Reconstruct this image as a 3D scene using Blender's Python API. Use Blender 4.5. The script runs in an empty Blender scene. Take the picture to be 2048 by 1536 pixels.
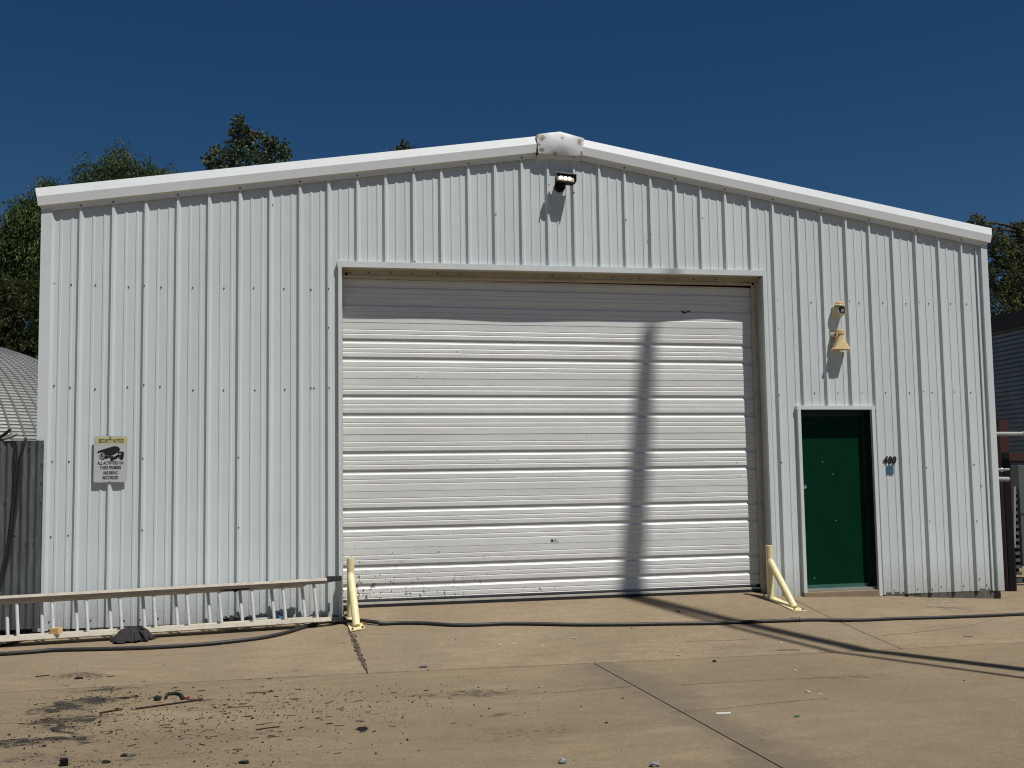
import bpy, bmesh, math, random
import numpy as np
from mathutils import Vector, Matrix

S = bpy.context.scene
COL = S.collection
rad = math.radians
random.seed(7)
RNG = np.random.default_rng(7)

# ------------------------------------------------------------------ camera
CAM = Vector((1.60666, -11.98416, 1.48157))
FW = Vector((0.22929876, 0.96956113, 0.0858679))
RT = Vector((0.97334321, -0.22885557, -0.01510367))
UP = Vector((-0.00500742, -0.08704219, 0.99619204))
FPX = 2268.0
cd = bpy.data.cameras.new('camera')
cam = bpy.data.objects.new('camera', cd)
COL.objects.link(cam)
cd.sensor_width = 36.0
cd.lens = FPX / 2048 * 36
cd.clip_start = 0.1
cd.clip_end = 2000
m = Matrix((RT, UP, -FW)).transposed().to_4x4()
m.translation = CAM
cam.matrix_world = m
S.camera = cam

# ------------------------------------------------------------------ sky, sun, exposure
SUNV = Vector((0.75, -1.0, 2.26)).normalized()
w = bpy.data.worlds.new('World'); S.world = w; w.use_nodes = True
nt = w.node_tree; nt.nodes.clear()
sky = nt.nodes.new('ShaderNodeTexSky'); sky.sky_type = 'NISHITA'
sky.sun_disc = False
sky.sun_elevation = math.asin(SUNV.z)
sky.sun_rotation = math.atan2(SUNV.x, SUNV.y)
sky.air_density = 0.75; sky.dust_density = 0.0; sky.ozone_density = 3.0; sky.altitude = 600
hs = nt.nodes.new('ShaderNodeHueSaturation')
hs.inputs['Saturation'].default_value = 1.27; hs.inputs['Value'].default_value = 0.8
bg = nt.nodes.new('ShaderNodeBackground'); bg.inputs['Strength'].default_value = 0.05
wo = nt.nodes.new('ShaderNodeOutputWorld')
nt.links.new(sky.outputs[0], hs.inputs['Color']); nt.links.new(hs.outputs[0], bg.inputs[0]); nt.links.new(bg.outputs[0], wo.inputs[0])
sd = bpy.data.lights.new('sun', 'SUN'); sd.energy = 4.55; sd.angle = rad(0.53); sd.color = (1.0, 0.965, 0.91)
sun = bpy.data.objects.new('sun', sd); COL.objects.link(sun)
sun.rotation_euler = SUNV.to_track_quat('Z', 'Y').to_euler()
S.view_settings.view_transform = 'Standard'; S.view_settings.look = 'None'
S.view_settings.exposure = 0.0; S.view_settings.gamma = 1.0
S.view_settings.use_curve_mapping = False
S.cycles.pixel_filter_type = 'BLACKMAN_HARRIS'; S.cycles.filter_width = 1.1

def at(px, py, Y):
    """photograph pixel (2048 wide) -> the place where its ray meets the vertical plane y = Y"""
    d = FW * FPX + RT * (px - 1024) + UP * (768 - py)
    return CAM + d * ((Y - CAM.y) / d.y)

# ------------------------------------------------------------------ ground height
def lerp_table(T, x):
    if x <= T[0][0]: return T[0][1]
    for (a, b), (c, d) in zip(T, T[1:]):
        if x <= c: return b + (d - b) * (x - a) / (c - a)
    return T[-1][1]
Z0 = [(-60, -.1), (-4, .04), (2.4, .085), (2.75, .165), (7.3, .165), (7.7, .14), (8.8, .105), (9.4, .06), (10.5, .0), (13, -.05), (60, -.1)]
ZF = [(-60, -.15), (-4, -.09), (2, -.09), (7, -.13), (60, -.2)]
def gz(x, y):
    z0 = lerp_table(Z0, x); zf = lerp_table(ZF, x)
    if y >= 0:
        if 2.5 < x < 7.5: return z0 + .1 * min(y, .25)
        return z0 - .0 * y
    t = min(1, -y / 2.3); t = t * (1.25 - .25 * t)
    z = z0 + (zf - z0) * min(1, t)
    if y < -2.3: z -= .014 * min(9, (-2.3 - y))
    return z
def ground_at(px, py):
    d = FW * FPX + RT * (px - 1024) + UP * (768 - py)
    z = 0.0
    for k in range(60):
        P = CAM + d * ((z - CAM.z) / d.z)
        z = .6 * z + .4 * gz(P.x, P.y)
    P = CAM + d * ((z - CAM.z) / d.z)
    return Vector((P.x, P.y, gz(P.x, P.y)))

# ------------------------------------------------------------------ materials
def newmat(name):
    m = bpy.data.materials.new(name); m.use_nodes = True
    nt = m.node_tree; nt.nodes.clear()
    out = nt.nodes.new('ShaderNodeOutputMaterial'); b = nt.nodes.new('ShaderNodeBsdfPrincipled')
    nt.links.new(b.outputs[0], out.inputs[0])
    return m, nt, b
def N(nt, kind, **kw):
    n = nt.nodes.new(kind)
    for k, v in kw.items():
        if k in n.inputs: n.inputs[k].default_value = v
        else: setattr(n, k, v)
    return n
def pos_node(nt, scale=(1, 1, 1)):
    g = N(nt, 'ShaderNodeNewGeometry'); mp = N(nt, 'ShaderNodeMapping')
    mp.inputs['Scale'].default_value = scale
    nt.links.new(g.outputs['Position'], mp.inputs['Vector'])
    return mp.outputs[0]
def noise(nt, vec, scale, detail=4, rough=.6):
    n = N(nt, 'ShaderNodeTexNoise', Scale=scale, Detail=detail, Roughness=rough)
    nt.links.new(vec, n.inputs['Vector']); return n.outputs['Fac']
def ramp(nt, fac, stops):
    r = N(nt, 'ShaderNodeValToRGB')
    while len(r.color_ramp.elements) < len(stops): r.color_ramp.elements.new(.5)
    for e, (p, c) in zip(r.color_ramp.elements, stops):
        e.position = p; e.color = (c[0], c[1], c[2], 1) if hasattr(c, '__len__') else (c, c, c, 1)
    nt.links.new(fac, r.inputs[0]); return r.outputs[0]
def mix(nt, fac, a, b, blend='MIX'):
    x = N(nt, 'ShaderNodeMix', data_type='RGBA', blend_type=blend)
    for s, v in ((0, fac), (6, a), (7, b)):
        if hasattr(v, 'node'): nt.links.new(v, x.inputs[s])
        else: x.inputs[s].default_value = v if s == 0 else (*v, 1)
    return x.outputs[2]
def bump(nt, b, h, strength, dist=.01):
    n = N(nt, 'ShaderNodeBump', Strength=strength, Distance=dist)
    nt.links.new(h, n.inputs['Height']); nt.links.new(n.outputs[0], b.inputs['Normal']); return n
def paint(name, col, rough=.45, metal=0, var=.08, scale=(1, 1, 1), nscale=3, bumps=0, spec=.5, dirt=None, dirtamt=.3, bscale=2.):
    m, nt, b = newmat(name)
    v = pos_node(nt, scale)
    n = noise(nt, v, nscale)
    lo = tuple(c * (1 - var) for c in col); hi = tuple(min(1, c * (1 + var)) for c in col)
    c = ramp(nt, n, [(.3, lo), (.7, hi)])
    if dirt:
        n2 = noise(nt, pos_node(nt, (scale[0] * 2.3, scale[1] * 2.3, scale[2] * 1.7)), nscale * 2.1, 8, .75)
        f = ramp(nt, n2, [(.5, 0), (.78, dirtamt)])
        c = mix(nt, f, c, dirt)
    nt.links.new(c, b.inputs['Base Color'])
    b.inputs['Roughness'].default_value = rough; b.inputs['Metallic'].default_value = metal
    b.inputs['Specular IOR Level'].default_value = spec
    if bumps: bump(nt, b, noise(nt, pos_node(nt), bscale, 3), bumps, .02)
    return m

def wall_mat():
    m, nt, b = newmat('painted_wall_steel')
    big = noise(nt, pos_node(nt, (1, 1, .25)), 1.2, 4)
    c = ramp(nt, big, [(.3, (.535, .585, .592)), (.7, (.60, .648, .652))])
    st = noise(nt, pos_node(nt, (26, 26, .5)), 1.0, 6, .7)          # faint vertical rain streaks
    c = mix(nt, ramp(nt, st, [(.5, 0), (.85, .30)]), c, (.36, .39, .39))
    sp = noise(nt, pos_node(nt), 55, 2)
    c = mix(nt, ramp(nt, sp, [(.70, 0), (.76, .35)]), c, (.25, .25, .24))
    # splashed dirt near the ground
    g = N(nt, 'ShaderNodeNewGeometry'); s = N(nt, 'ShaderNodeSeparateXYZ'); nt.links.new(g.outputs['Position'], s.inputs[0])
    mr = N(nt, 'ShaderNodeMapRange'); nt.links.new(s.outputs['Z'], mr.inputs[0])
    mr.inputs[1].default_value = .75; mr.inputs[2].default_value = .1; mr.inputs[3].default_value = 0; mr.inputs[4].default_value = 1
    dn = noise(nt, pos_node(nt, (1, 1, .6)), 30, 8, .8)
    ad = N(nt, 'ShaderNodeMath', operation='MULTIPLY'); nt.links.new(mr.outputs[0], ad.inputs[0]); nt.links.new(dn, ad.inputs[1])
    c = mix(nt, ramp(nt, ad.outputs[0], [(.2, 0), (.62, .6)]), c, (.23, .22, .19))
    nt.links.new(c, b.inputs['Base Color'])
    b.inputs['Roughness'].default_value = .42
    fine = noise(nt, pos_node(nt), 260, 2)
    n1 = bump(nt, b, noise(nt, pos_node(nt, (1, 1, .7)), 2.4, 2), .22, .03)
    n2 = N(nt, 'ShaderNodeBump', Strength=.12, Distance=.002); nt.links.new(fine, n2.inputs['Height'])
    nt.links.new(n1.outputs[0], n2.inputs['Normal']); nt.links.new(n2.outputs[0], b.inputs['Normal'])
    return m
WALL = wall_mat()
TRIM = paint('white_trim', (.70, .735, .74), .4, var=.03, dirt=(.45, .44, .4), dirtamt=.18, bumps=.08)
CAPM = paint('stained_white_cap', (.64, .67, .67), .4, var=.05, nscale=2.6, dirt=(.25, .17, .11), dirtamt=.5, bumps=.3, bscale=5)
BEIGE = paint('beige_header_steel', (.42, .37, .28), .55, var=.12, dirt=(.12, .08, .05), dirtamt=.5)
JAMBM = paint('jamb_steel', (.46, .46, .44), .5, var=.06, dirt=(.25, .22, .18))
GUIDEM = paint('guide_steel', (.52, .49, .42), .5, var=.1, dirt=(.2, .14, .1), dirtamt=.5)
def cap_mat():
    m, nt, b = newmat('stained_ridge_cap')
    c = ramp(nt, noise(nt, pos_node(nt), 3, 3), [(.3, (.58, .61, .61)), (.7, (.68, .70, .70))])
    g = N(nt, 'ShaderNodeNewGeometry'); nz = noise(nt, pos_node(nt), 38, 5, .7); tot = None
    for x, z, r in ((4.80, 5.27, .055), (5.035, 5.275, .05), (5.235, 5.255, .05), (4.795, 5.14, .045), (4.95, 5.10, .05), (5.26, 5.12, .05), (4.755, 5.2, .03), (4.755, 5.30, .03)):
        d = N(nt, 'ShaderNodeVectorMath', operation='DISTANCE'); nt.links.new(g.outputs['Position'], d.inputs[0]); d.inputs[1].default_value = (x, -.105, z)
        mr = N(nt, 'ShaderNodeMapRange'); nt.links.new(d.outputs['Value'], mr.inputs[0]); mr.inputs[1].default_value = r; mr.inputs[2].default_value = 0; mr.inputs[3].default_value = 0; mr.inputs[4].default_value = .42
        if tot is None: tot = mr.outputs[0]
        else:
            a = N(nt, 'ShaderNodeMath', operation='MAXIMUM'); nt.links.new(tot, a.inputs[0]); nt.links.new(mr.outputs[0], a.inputs[1]); tot = a.outputs[0]
    su = N(nt, 'ShaderNodeMath', operation='ADD'); nt.links.new(tot, su.inputs[0]); nt.links.new(nz, su.inputs[1])
    c = mix(nt, ramp(nt, su.outputs[0], [(.60, 0), (.78, .8)]), c, (.20, .13, .10))
    nt.links.new(c, b.inputs['Base Color']); b.inputs['Roughness'].default_value = .42
    bump(nt, b, noise(nt, pos_node(nt), 5, 2), .3, .02)
    return m
CAPM = cap_mat()
def door_mat():
    m, nt, b = newmat('white_curtain_steel')
    c = ramp(nt, noise(nt, pos_node(nt, (.5, 1, 2)), 1.5, 4), [(.3, (.62, .63, .62)), (.7, (.68, .69, .675))])
    c = mix(nt, ramp(nt, noise(nt, pos_node(nt, (.6, 1, 9)), 3, 8, .7), [(.5, 0), (.8, .35)]), c, (.40, .39, .36))
    c = mix(nt, ramp(nt, noise(nt, pos_node(nt, (1, 1, 1)), 38, 3), [(.72, 0), (.75, .6)]), c, (.22, .21, .19))
    # splashes low on the left half
    g = N(nt, 'ShaderNodeNewGeometry'); s = N(nt, 'ShaderNodeSeparateXYZ'); nt.links.new(g.outputs['Position'], s.inputs[0])
    mz = N(nt, 'ShaderNodeMapRange'); nt.links.new(s.outputs['Z'], mz.inputs[0])
    mz.inputs[1].default_value = 1.0; mz.inputs[2].default_value = .25; mz.inputs[3].default_value = 0; mz.inputs[4].default_value = 1
    mx = N(nt, 'ShaderNodeMapRange'); nt.links.new(s.outputs['X'], mx.inputs[0])
    mx.inputs[1].default_value = 5.2; mx.inputs[2].default_value = 2.8; mx.inputs[3].default_value = 0.1; mx.inputs[4].default_value = 1
    mu = N(nt, 'ShaderNodeMath', operation='MULTIPLY'); nt.links.new(mz.outputs[0], mu.inputs[0]); nt.links.new(mx.outputs[0], mu.inputs[1])
    dn = noise(nt, pos_node(nt, (1, 1, .55)), 26, 5, .6)
    ad = N(nt, 'ShaderNodeMath', operation='MULTIPLY_ADD'); nt.links.new(mu.outputs[0], ad.inputs[0]); ad.inputs[1].default_value = .17; nt.links.new(dn, ad.inputs[2])
    c = mix(nt, ramp(nt, ad.outputs[0], [(.70, 0), (.725, .85)]), c, (.09, .09, .085))
    nt.links.new(c, b.inputs['Base Color']); b.inputs['Roughness'].default_value = .38
    bump(nt, b, noise(nt, pos_node(nt, (1, 1, 1.6)), 2.2, 3), .25, .03)
    return m
DOORM = door_mat()
GREEN = paint('dark_green_door_paint', (.0010, .025, .0115), .6, var=.12, nscale=6, dirt=(.008, .05, .03), dirtamt=.12, bumps=.06, spec=.04)
GREENT = paint('green_frame_paint', (.006, .026, .018), .5, var=.2, spec=.3)
BLACK = paint('black_rubber', (.012, .012, .012), .6, var=.3)
DARK = paint('black_metal', (.004, .004, .005), .6, var=.3, spec=.2)
STEEL = paint('zinc_steel', (.5, .5, .5), .35, metal=1, var=.1)
CHROME = paint('bright_steel', (.7, .7, .7), .18, metal=1, var=.05)
SCREWM = paint('screw_steel', (.045, .045, .045), .5, metal=.3, var=.3)
ALU = paint('ladder_aluminium', (.60, .62, .62), .42, metal=.15, var=.12, nscale=20, dirt=(.2, .19, .17), dirtamt=.4)
RAILM = paint('ladder_rail_fibreglass', (.62, .57, .47), .55, var=.12, nscale=6, scale=(1, 3, 3), dirt=(.10, .07, .05), dirtamt=.6)
RAILD = paint('dark_brown_rail_lip', (.06, .042, .027), .7, var=.3, nscale=9, scale=(1, 3, 3))
YELLOW = paint('pale_yellow_paint', (.74, .65, .37), .45, var=.06, nscale=14, dirt=(.20, .14, .08), dirtamt=.6, bumps=.12)
HOSEM = paint('hose_rubber', (.014, .014, .016), .55, var=.3, dirt=(.07, .055, .04), dirtamt=.5)
ROOFM = paint('galvanised_roof', (.5, .5, .5), .4, metal=.6)
JTRIM = paint('opening_trim', (.60, .635, .63), .42, var=.04, dirt=(.4, .39, .35), dirtamt=.2)
CREAM = paint('cream_plastic', (.50, .44, .28), .4, var=.06, dirt=(.3, .22, .12), dirtamt=.3)
HORNM = paint('aged_cream_plastic', (.62, .47, .25), .45, var=.08, nscale=20, dirt=(.3, .2, .1), dirtamt=.3)
AMBER = paint('amber_lens', (.55, .25, .05), .15, var=.1)
WOOD = paint('fresh_sawn_wood', (.62, .38, .17), .7, var=.2, nscale=18, scale=(1, 1, 5))
CLOTH = paint('grey_black_cloth', (.022, .020, .020), .9, var=.4, nscale=20)
BLUE = paint('blue_cloth', (.02, .09, .17), .8, var=.3, nscale=30)
PLASTIC = paint('black_plastic_bag', (.012, .012, .014), .35, var=.3)
GALV = paint('weathered_galvanised_sheet', (.115, .125, .132), .5, metal=.5, var=.3, nscale=5, scale=(6, 6, .8), dirt=(.05, .05, .05), dirtamt=.6)
DOMEM = paint('dull_steel_dome', (.27, .27, .26), .5, metal=.25, var=.12, nscale=2)
BLUEGREY = paint('blue_grey_sheet', (.085, .11, .135), .38, metal=.35, var=.2, nscale=2)
FASCIA = paint('dark_fascia', (.02, .018, .02), .8, var=.3)
RED_SHADED = paint('shaded_oxide_red_steel', (.03, .004, .003), .7, var=.25)  # red darkened to carry the shade over the post and beam
WHITEP = paint('white_pipe', (.27, .28, .275), .5, var=.1)
GREYBOX = paint('grey_cabinet', (.075, .09, .09), .5, var=.1)
SIGNW = paint('sign_white', (.46, .475, .475), .4, var=.04, nscale=8)
SIGNY = paint('sign_yellow', (.50, .47, .23), .4, var=.08)
INK = paint('sign_ink', (.008, .008, .012), .5, var=.2)
INKG = paint('sign_grey_ink', (.28, .29, .30), .5, var=.1)
STICK = paint('blue_sticker', (.045, .13, .22), .4, var=.25, nscale=40)
STICKD = paint('sticker_dark_edge', (.02, .05, .08), .4)
PAPER = paint('white_paper', (.75, .75, .74), .8)
DIRT = paint('black_soil_crumb', (.014, .012, .012), .95, var=.5, nscale=80)
TWIG = paint('dark_twig', (.035, .02, .012), .9, var=.4, nscale=40)
STONE = paint('grey_stone', (.10, .10, .095), .9, var=.3, nscale=60, bumps=.5)
RUST = paint('rusty_stub', (.16, .035, .015), .8, var=.3)
BARK = paint('bark', (.045, .035, .025), .9, var=.3, nscale=12, bumps=.5)
POLEM = paint('weathered_pole_wood', (.12, .09, .07), .9, var=.2, scale=(6, 6, .5))
FOUND = paint('foundation_concrete', (.11, .10, .08), .95, var=.5, nscale=14, bumps=.8, dirt=(.03, .035, .02), dirtamt=.8)
def lamp_mat():
    m, nt, b = newmat('lit_led'); b.inputs['Base Color'].default_value = (.9, .9, .85, 1)
    b.inputs['Emission Color'].default_value = (1, .97, .9, 1); b.inputs['Emission Strength'].default_value = 2.2
    return m
LED = lamp_mat()
def leaf_mat(name, a, b_, rough=.55, trans=.35):
    m, nt, b = newmat(name)
    oi = N(nt, 'ShaderNodeNewGeometry')
    c = ramp(nt, oi.outputs['Random Per Island'], [(0, a), (1, b_)])
    c2 = mix(nt, ramp(nt, noise(nt, pos_node(nt), 1.3, 3), [(.35, 0), (.65, .7)]), c, tuple(x * .55 for x in a))
    nt.links.new(c2, b.inputs['Base Color'])
    b.inputs['Roughness'].default_value = rough; b.inputs['Specular IOR Level'].default_value = .25
    tr = N(nt, 'ShaderNodeBsdfTranslucent'); nt.links.new(c2, tr.inputs[0])
    ms = N(nt, 'ShaderNodeMixShader', Fac=trans)
    out = [n for n in nt.nodes if n.type == 'OUTPUT_MATERIAL'][0]
    nt.links.new(b.outputs[0], ms.inputs[1]); nt.links.new(tr.outputs[0], ms.inputs[2]); nt.links.new(ms.outputs[0], out.inputs[0])
    return m
LEAF_W = leaf_mat('willow_leaf', (.045, .080, .030), (.145, .18, .05))
LEAF_Y = leaf_mat('yellow_green_leaf', (.026, .040, .011), (.082, .090, .020))
LEAF_C = leaf_mat('cottonwood_leaf', (.028, .055, .028), (.120, .155, .090), .6, .2)
LEAF_R = leaf_mat('elm_leaf', (.045, .060, .017), (.15, .15, .045))

def concrete_mat(name='pavement_concrete', tint=(.97, .95, .90)):
    m, nt, b = newmat(name)
    P = pos_node(nt)
    base = ramp(nt, noise(nt, P, .7, 6, .6), [(.3, (.240, .185, .122)), (.7, (.318, .250, .168))])
    fine = noise(nt, P, 95, 6, .8)
    base = mix(nt, .75, base, ramp(nt, fine, [(.28, .35), (.72, 1.45)]), 'MULTIPLY')
    base = mix(nt, .6, base, ramp(nt, noise(nt, P, 27, 8, .85), [(.32, .60), (.68, 1.32)]), 'MULTIPLY')
    mid = noise(nt, pos_node(nt, (.8, 2.2, 1)), 3.2, 10, .8)
    base = mix(nt, ramp(nt, mid, [(.47, 0), (.72, .6)]), base, (.15, .115, .08))
    pale = noise(nt, pos_node(nt, (.6, 1.6, 1)), 2.1, 6, .65)
    base = mix(nt, ramp(nt, pale, [(.56, 0), (.74, .30)]), base, (.42, .35, .26))
    # bluish-grey tyre film
    gre = noise(nt, pos_node(nt, (1.0, .5, 1)), .9, 4, .6)
    base = mix(nt, ramp(nt, gre, [(.48, 0), (.72, .36)]), base, (.15, .13, .105))
    # coarse dark specks
    vo = N(nt, 'ShaderNodeTexVoronoi', Scale=34.); nt.links.new(P, vo.inputs['Vector'])
    spn = noise(nt, P, 2.0, 3)
    th = N(nt, 'ShaderNodeMath', operation='MULTIPLY_ADD'); nt.links.new(spn, th.inputs[0]); th.inputs[1].default_value = -.16; nt.links.new(vo.outputs['Distance'], th.inputs[2])
    base = mix(nt, ramp(nt, th.outputs[0], [(.02, .75), (.045, 0)]), base, (.05, .04, .03))
    # black soil smears: soft discs in the place where the soil was tipped, broken up by noise
    g = N(nt, 'ShaderNodeNewGeometry')
    wn = N(nt, 'ShaderNodeTexNoise', Scale=3.2, Detail=5., Roughness=.65); nt.links.new(g.outputs['Position'], wn.inputs['Vector'])
    ws = N(nt, 'ShaderNodeVectorMath', operation='MULTIPLY_ADD'); nt.links.new(wn.outputs['Color'], ws.inputs[0]); ws.inputs[1].default_value = (.9, .7, 0); ws.inputs[2].default_value = (-.45, -.35, 0)
    wp = N(nt, 'ShaderNodeVectorMath', operation='ADD'); nt.links.new(g.outputs['Position'], wp.inputs[0]); nt.links.new(ws.outputs[0], wp.inputs[1])
    brk = noise(nt, pos_node(nt, (1, 1.8, 1)), 20, 8, .8)
    tot = None
    for (x, y, rx, ry, amt) in SMEARS:
        mp = N(nt, 'ShaderNodeMapping', vector_type='POINT'); nt.links.new(wp.outputs[0], mp.inputs[0])
        mp.inputs['Scale'].default_value = (1 / rx, 1 / ry, 0); mp.inputs['Location'].default_value = (-x / rx, -y / ry, 0)
        ln = N(nt, 'ShaderNodeVectorMath', operation='LENGTH'); nt.links.new(mp.outputs[0], ln.inputs[0])
        mr = N(nt, 'ShaderNodeMapRange', interpolation_type='SMOOTHSTEP'); nt.links.new(ln.outputs['Value'], mr.inputs[0])
        mr.inputs[1].default_value = 1; mr.inputs[2].default_value = 0; mr.inputs[3].default_value = 0; mr.inputs[4].default_value = amt
        if tot is None: tot = mr.outputs[0]
        else:
            a = N(nt, 'ShaderNodeMath', operation='MAXIMUM'); nt.links.new(tot, a.inputs[0]); nt.links.new(mr.outputs[0], a.inputs[1]); tot = a.outputs[0]
    su = N(nt, 'ShaderNodeMath', operation='MULTIPLY_ADD'); nt.links.new(tot, su.inputs[0]); su.inputs[1].default_value = .30; nt.links.new(brk, su.inputs[2])
    base = mix(nt, ramp(nt, tot, [(.0, 0), (1, .55)]), base, (.115, .095, .072))
    base = mix(nt, ramp(nt, su.outputs[0], [(.62, 0), (.71, .95)]), base, (.028, .024, .020))
    # grey film tracked along the long joint of the front slabs
    sx_ = N(nt, 'ShaderNodeSeparateXYZ'); nt.links.new(wp.outputs[0], sx_.inputs[0])
    d1 = N(nt, 'ShaderNodeMath', operation='SUBTRACT'); nt.links.new(sx_.outputs['X'], d1.inputs[0]); d1.inputs[1].default_value = 4.66
    d2 = N(nt, 'ShaderNodeMath', operation='ABSOLUTE'); nt.links.new(d1.outputs[0], d2.inputs[0])
    fr = N(nt, 'ShaderNodeMapRange', interpolation_type='SMOOTHSTEP'); nt.links.new(d2.outputs[0], fr.inputs[0])
    fr.inputs[1].default_value = .42; fr.inputs[2].default_value = .05; fr.inputs[3].default_value = 0; fr.inputs[4].default_value = FILM[name]
    base = mix(nt, fr.outputs[0], base, (.12, .105, .095))
    base = mix(nt, 1.0, base, tint, 'MULTIPLY')
    nt.links.new(base, b.inputs['Base Color'])
    b.inputs['Roughness'].default_value = .85; b.inputs['Specular IOR Level'].default_value = .3
    bump(nt, b, fine, .35, .006)
    return m
SMEARS = []
for (px, py, rx, ry, amt) in [(165, 1352, .45, .14, .55), (125, 1415, .32, .28, .95), (140, 1440, .42, .3, .8), (195, 1400, .3, .3, .9), (215, 1378, .4, .14, .8),
                              (165, 1450, .10, .55, 1.), (70, 1480, .55, .10, .95), (15, 1490, .3, .12, .9), (150, 1480, .14, .2, .9), (40, 1520, .6, .2, .5), (230, 1520, .8, .12, .45), (725, 1461, .10, .08, .9), (430, 1470, 1.2, .35, .32),
                              (940, 1388, .9, .22, .5), (1010, 1432, .35, .12, .5), (1060, 1465, .9, .4, .35), (1500, 1500, .22, .5, .25), (1380, 1300, 1.6, .1, .3), (1700, 1352, 1.0, .08, .35), (1900, 1215, .5, .2, .45)]:
    P = ground_at(px, py); SMEARS.append((P.x, P.y, rx, ry, amt))
FILM = {'pavement_concrete': 0.0, 'front_slab_concrete': .5}
CONC = concrete_mat()
CONC_F = concrete_mat('front_slab_concrete', (.86, .84, .77))
JOINTM = paint('joint_filler', (.045, .035, .027), 1, var=.5, nscale=40)
SOILM = paint('bare_soil', (.16, .12, .08), 1, var=.3, nscale=2)

# ------------------------------------------------------------------ builders
def link_mesh(name, me, mat, parent=None, smooth=False, **props):
    if mat is not None and not me.materials: me.materials.append(mat)
    if smooth:
        me.polygons.foreach_set('use_smooth', [True] * len(me.polygons))
    o = bpy.data.objects.new(name, me); COL.objects.link(o)
    if parent is not None:
        o.parent = parent
        if not props.pop('local', False):
            o.matrix_parent_inverse = Matrix.Translation(-parent_world(parent))
    for k, v in props.items(): o[k] = v
    return o
_W = {}
def parent_world(p):
    v = Vector(p.location)
    q = p.parent
    if q is not None: return parent_world_full(p)
    return v
def parent_world_full(p):
    # parts are built in world coordinates, so a part used as a parent adds nothing of its own
    return Vector((0, 0, 0)) if p.get('_wc') else Vector(p.location)
def pyd(name, V, F, mat, parent=None, smooth=False, **props):
    me = bpy.data.meshes.new(name); me.from_pydata([tuple(v) for v in V], [], F); me.update()
    return link_mesh(name, me, mat, parent, smooth, **props)
def thing(name, label, cat, loc=(0, 0, 0), group=None):
    o = bpy.data.objects.new(name, None); COL.objects.link(o); o.location = loc
    o.empty_display_size = .1
    o['label'] = label; o['category'] = cat
    if group: o['group'] = group
    return o
def tag(o, label, cat, group=None):
    o['label'] = label; o['category'] = cat
    if group: o['group'] = group
    return o
class G:
    """collects shapes into one mesh"""
    def __init__(s): s.V = []; s.F = []
    def add(s, V, F):
        n = len(s.V); s.V += [tuple(v) for v in V]; s.F += [tuple(i + n for i in f) for f in F]; return s
    def box(s, x0, y0, z0, x1, y1, z1, M=None):
        V = [Vector((x, y, z)) for z in (z0, z1) for y in (y0, y1) for x in (x0, x1)]
        if M: V = [M @ v for v in V]
        return s.add(V, [(0, 2, 3, 1), (4, 5, 7, 6), (0, 1, 5, 4), (2, 6, 7, 3), (0, 4, 6, 2), (1, 3, 7, 5)])
    def prism(s, P0, P1):
        """two matching outlines"""
        n = len(P0)
        return s.add(list(P0) + list(P1), [tuple(range(n - 1, -1, -1)), tuple(range(n, 2 * n))] + [(i, (i + 1) % n, n + (i + 1) % n, n + i) for i in range(n)])
    def tube(s, pts, r, k=10, cap=True):
        pts = [Vector(p) for p in pts]; n = len(pts)
        rs = r if hasattr(r, '__len__') else [r] * n
        up = None; V = []; F = []
        for i, p in enumerate(pts):
            t = (pts[min(i + 1, n - 1)] - pts[max(i - 1, 0)]).normalized()
            if up is None:
                up = Vector((0, 0, 1)) if abs(t.z) < .9 else Vector((0, 1, 0))
            a = t.cross(up).normalized(); b = a.cross(t).normalized(); up = b
            for j in range(k):
                an = 2 * math.pi * j / k
                V.append(p + a * math.cos(an) * rs[i] + b * math.sin(an) * rs[i])
        for i in range(n - 1):
            for j in range(k):
                F.append((i * k + j, i * k + (j + 1) % k, (i + 1) * k + (j + 1) % k, (i + 1) * k + j))
        if cap: F += [tuple(range(k)), tuple((n - 1) * k + j for j in range(k - 1, -1, -1))]
        return s.add(V, F)
    def loft(s, rings):
        k = len(rings[0]); V = [v for r in rings for v in r]; F = []
        for i in range(len(rings) - 1):
            for j in range(k): F.append((i * k + j, i * k + (j + 1) % k, (i + 1) * k + (j + 1) % k, (i + 1) * k + j))
        F += [tuple(range(k)), tuple((len(rings) - 1) * k + j for j in range(k - 1, -1, -1))]
        return s.add(V, F)
    def make(s, name, mat, parent=None, smooth=False, bevel=0, **props):
        me = bpy.data.meshes.new(name); me.from_pydata(s.V, [], s.F)
        bm = bmesh.new(); bm.from_mesh(me)
        bmesh.ops.recalc_face_normals(bm, faces=bm.faces)
        if bevel: bmesh.ops.bevel(bm, geom=[e for e in bm.edges if e.calc_face_angle(0) > .5], offset=bevel, segments=2, profile=.6, affect='EDGES')
        bm.to_mesh(me); bm.free()
        if smooth:
            me.polygons.foreach_set('use_smooth', [True] * len(me.polygons))
            me.set_sharp_from_angle(angle=rad(40))
        o = link_mesh(name, me, mat, parent, False, **props)
        return o
def spline(pts, n=8):
    """Catmull-Rom through points"""
    P = [Vector(p) for p in pts]; P = [P[0] * 2 - P[1]] + P + [P[-1] * 2 - P[-2]]; out = []
    for i in range(1, len(P) - 2):
        a, b, c, d = P[i - 1:i + 3]
        for k in range(n):
            t = k / n
            out.append(.5 * ((2 * b) + (c - a) * t + (2 * a - 5 * b + 4 * c - d) * t * t + (3 * b - 3 * c + d - a) * t ** 3))
    out.append(P[-2]); return out
def part_holder(name, parent, mesh_builder, mat, **kw):
    return mesh_builder.make(name, mat, parent, **kw)

# ================================================================== SETTING
# far ground sheet
pyd('ground', [(-900, -900, -.42), (900, -900, -.42), (900, 900, -.42), (-900, 900, -.42)], [(0, 1, 2, 3)], SOILM, kind='structure')

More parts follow.
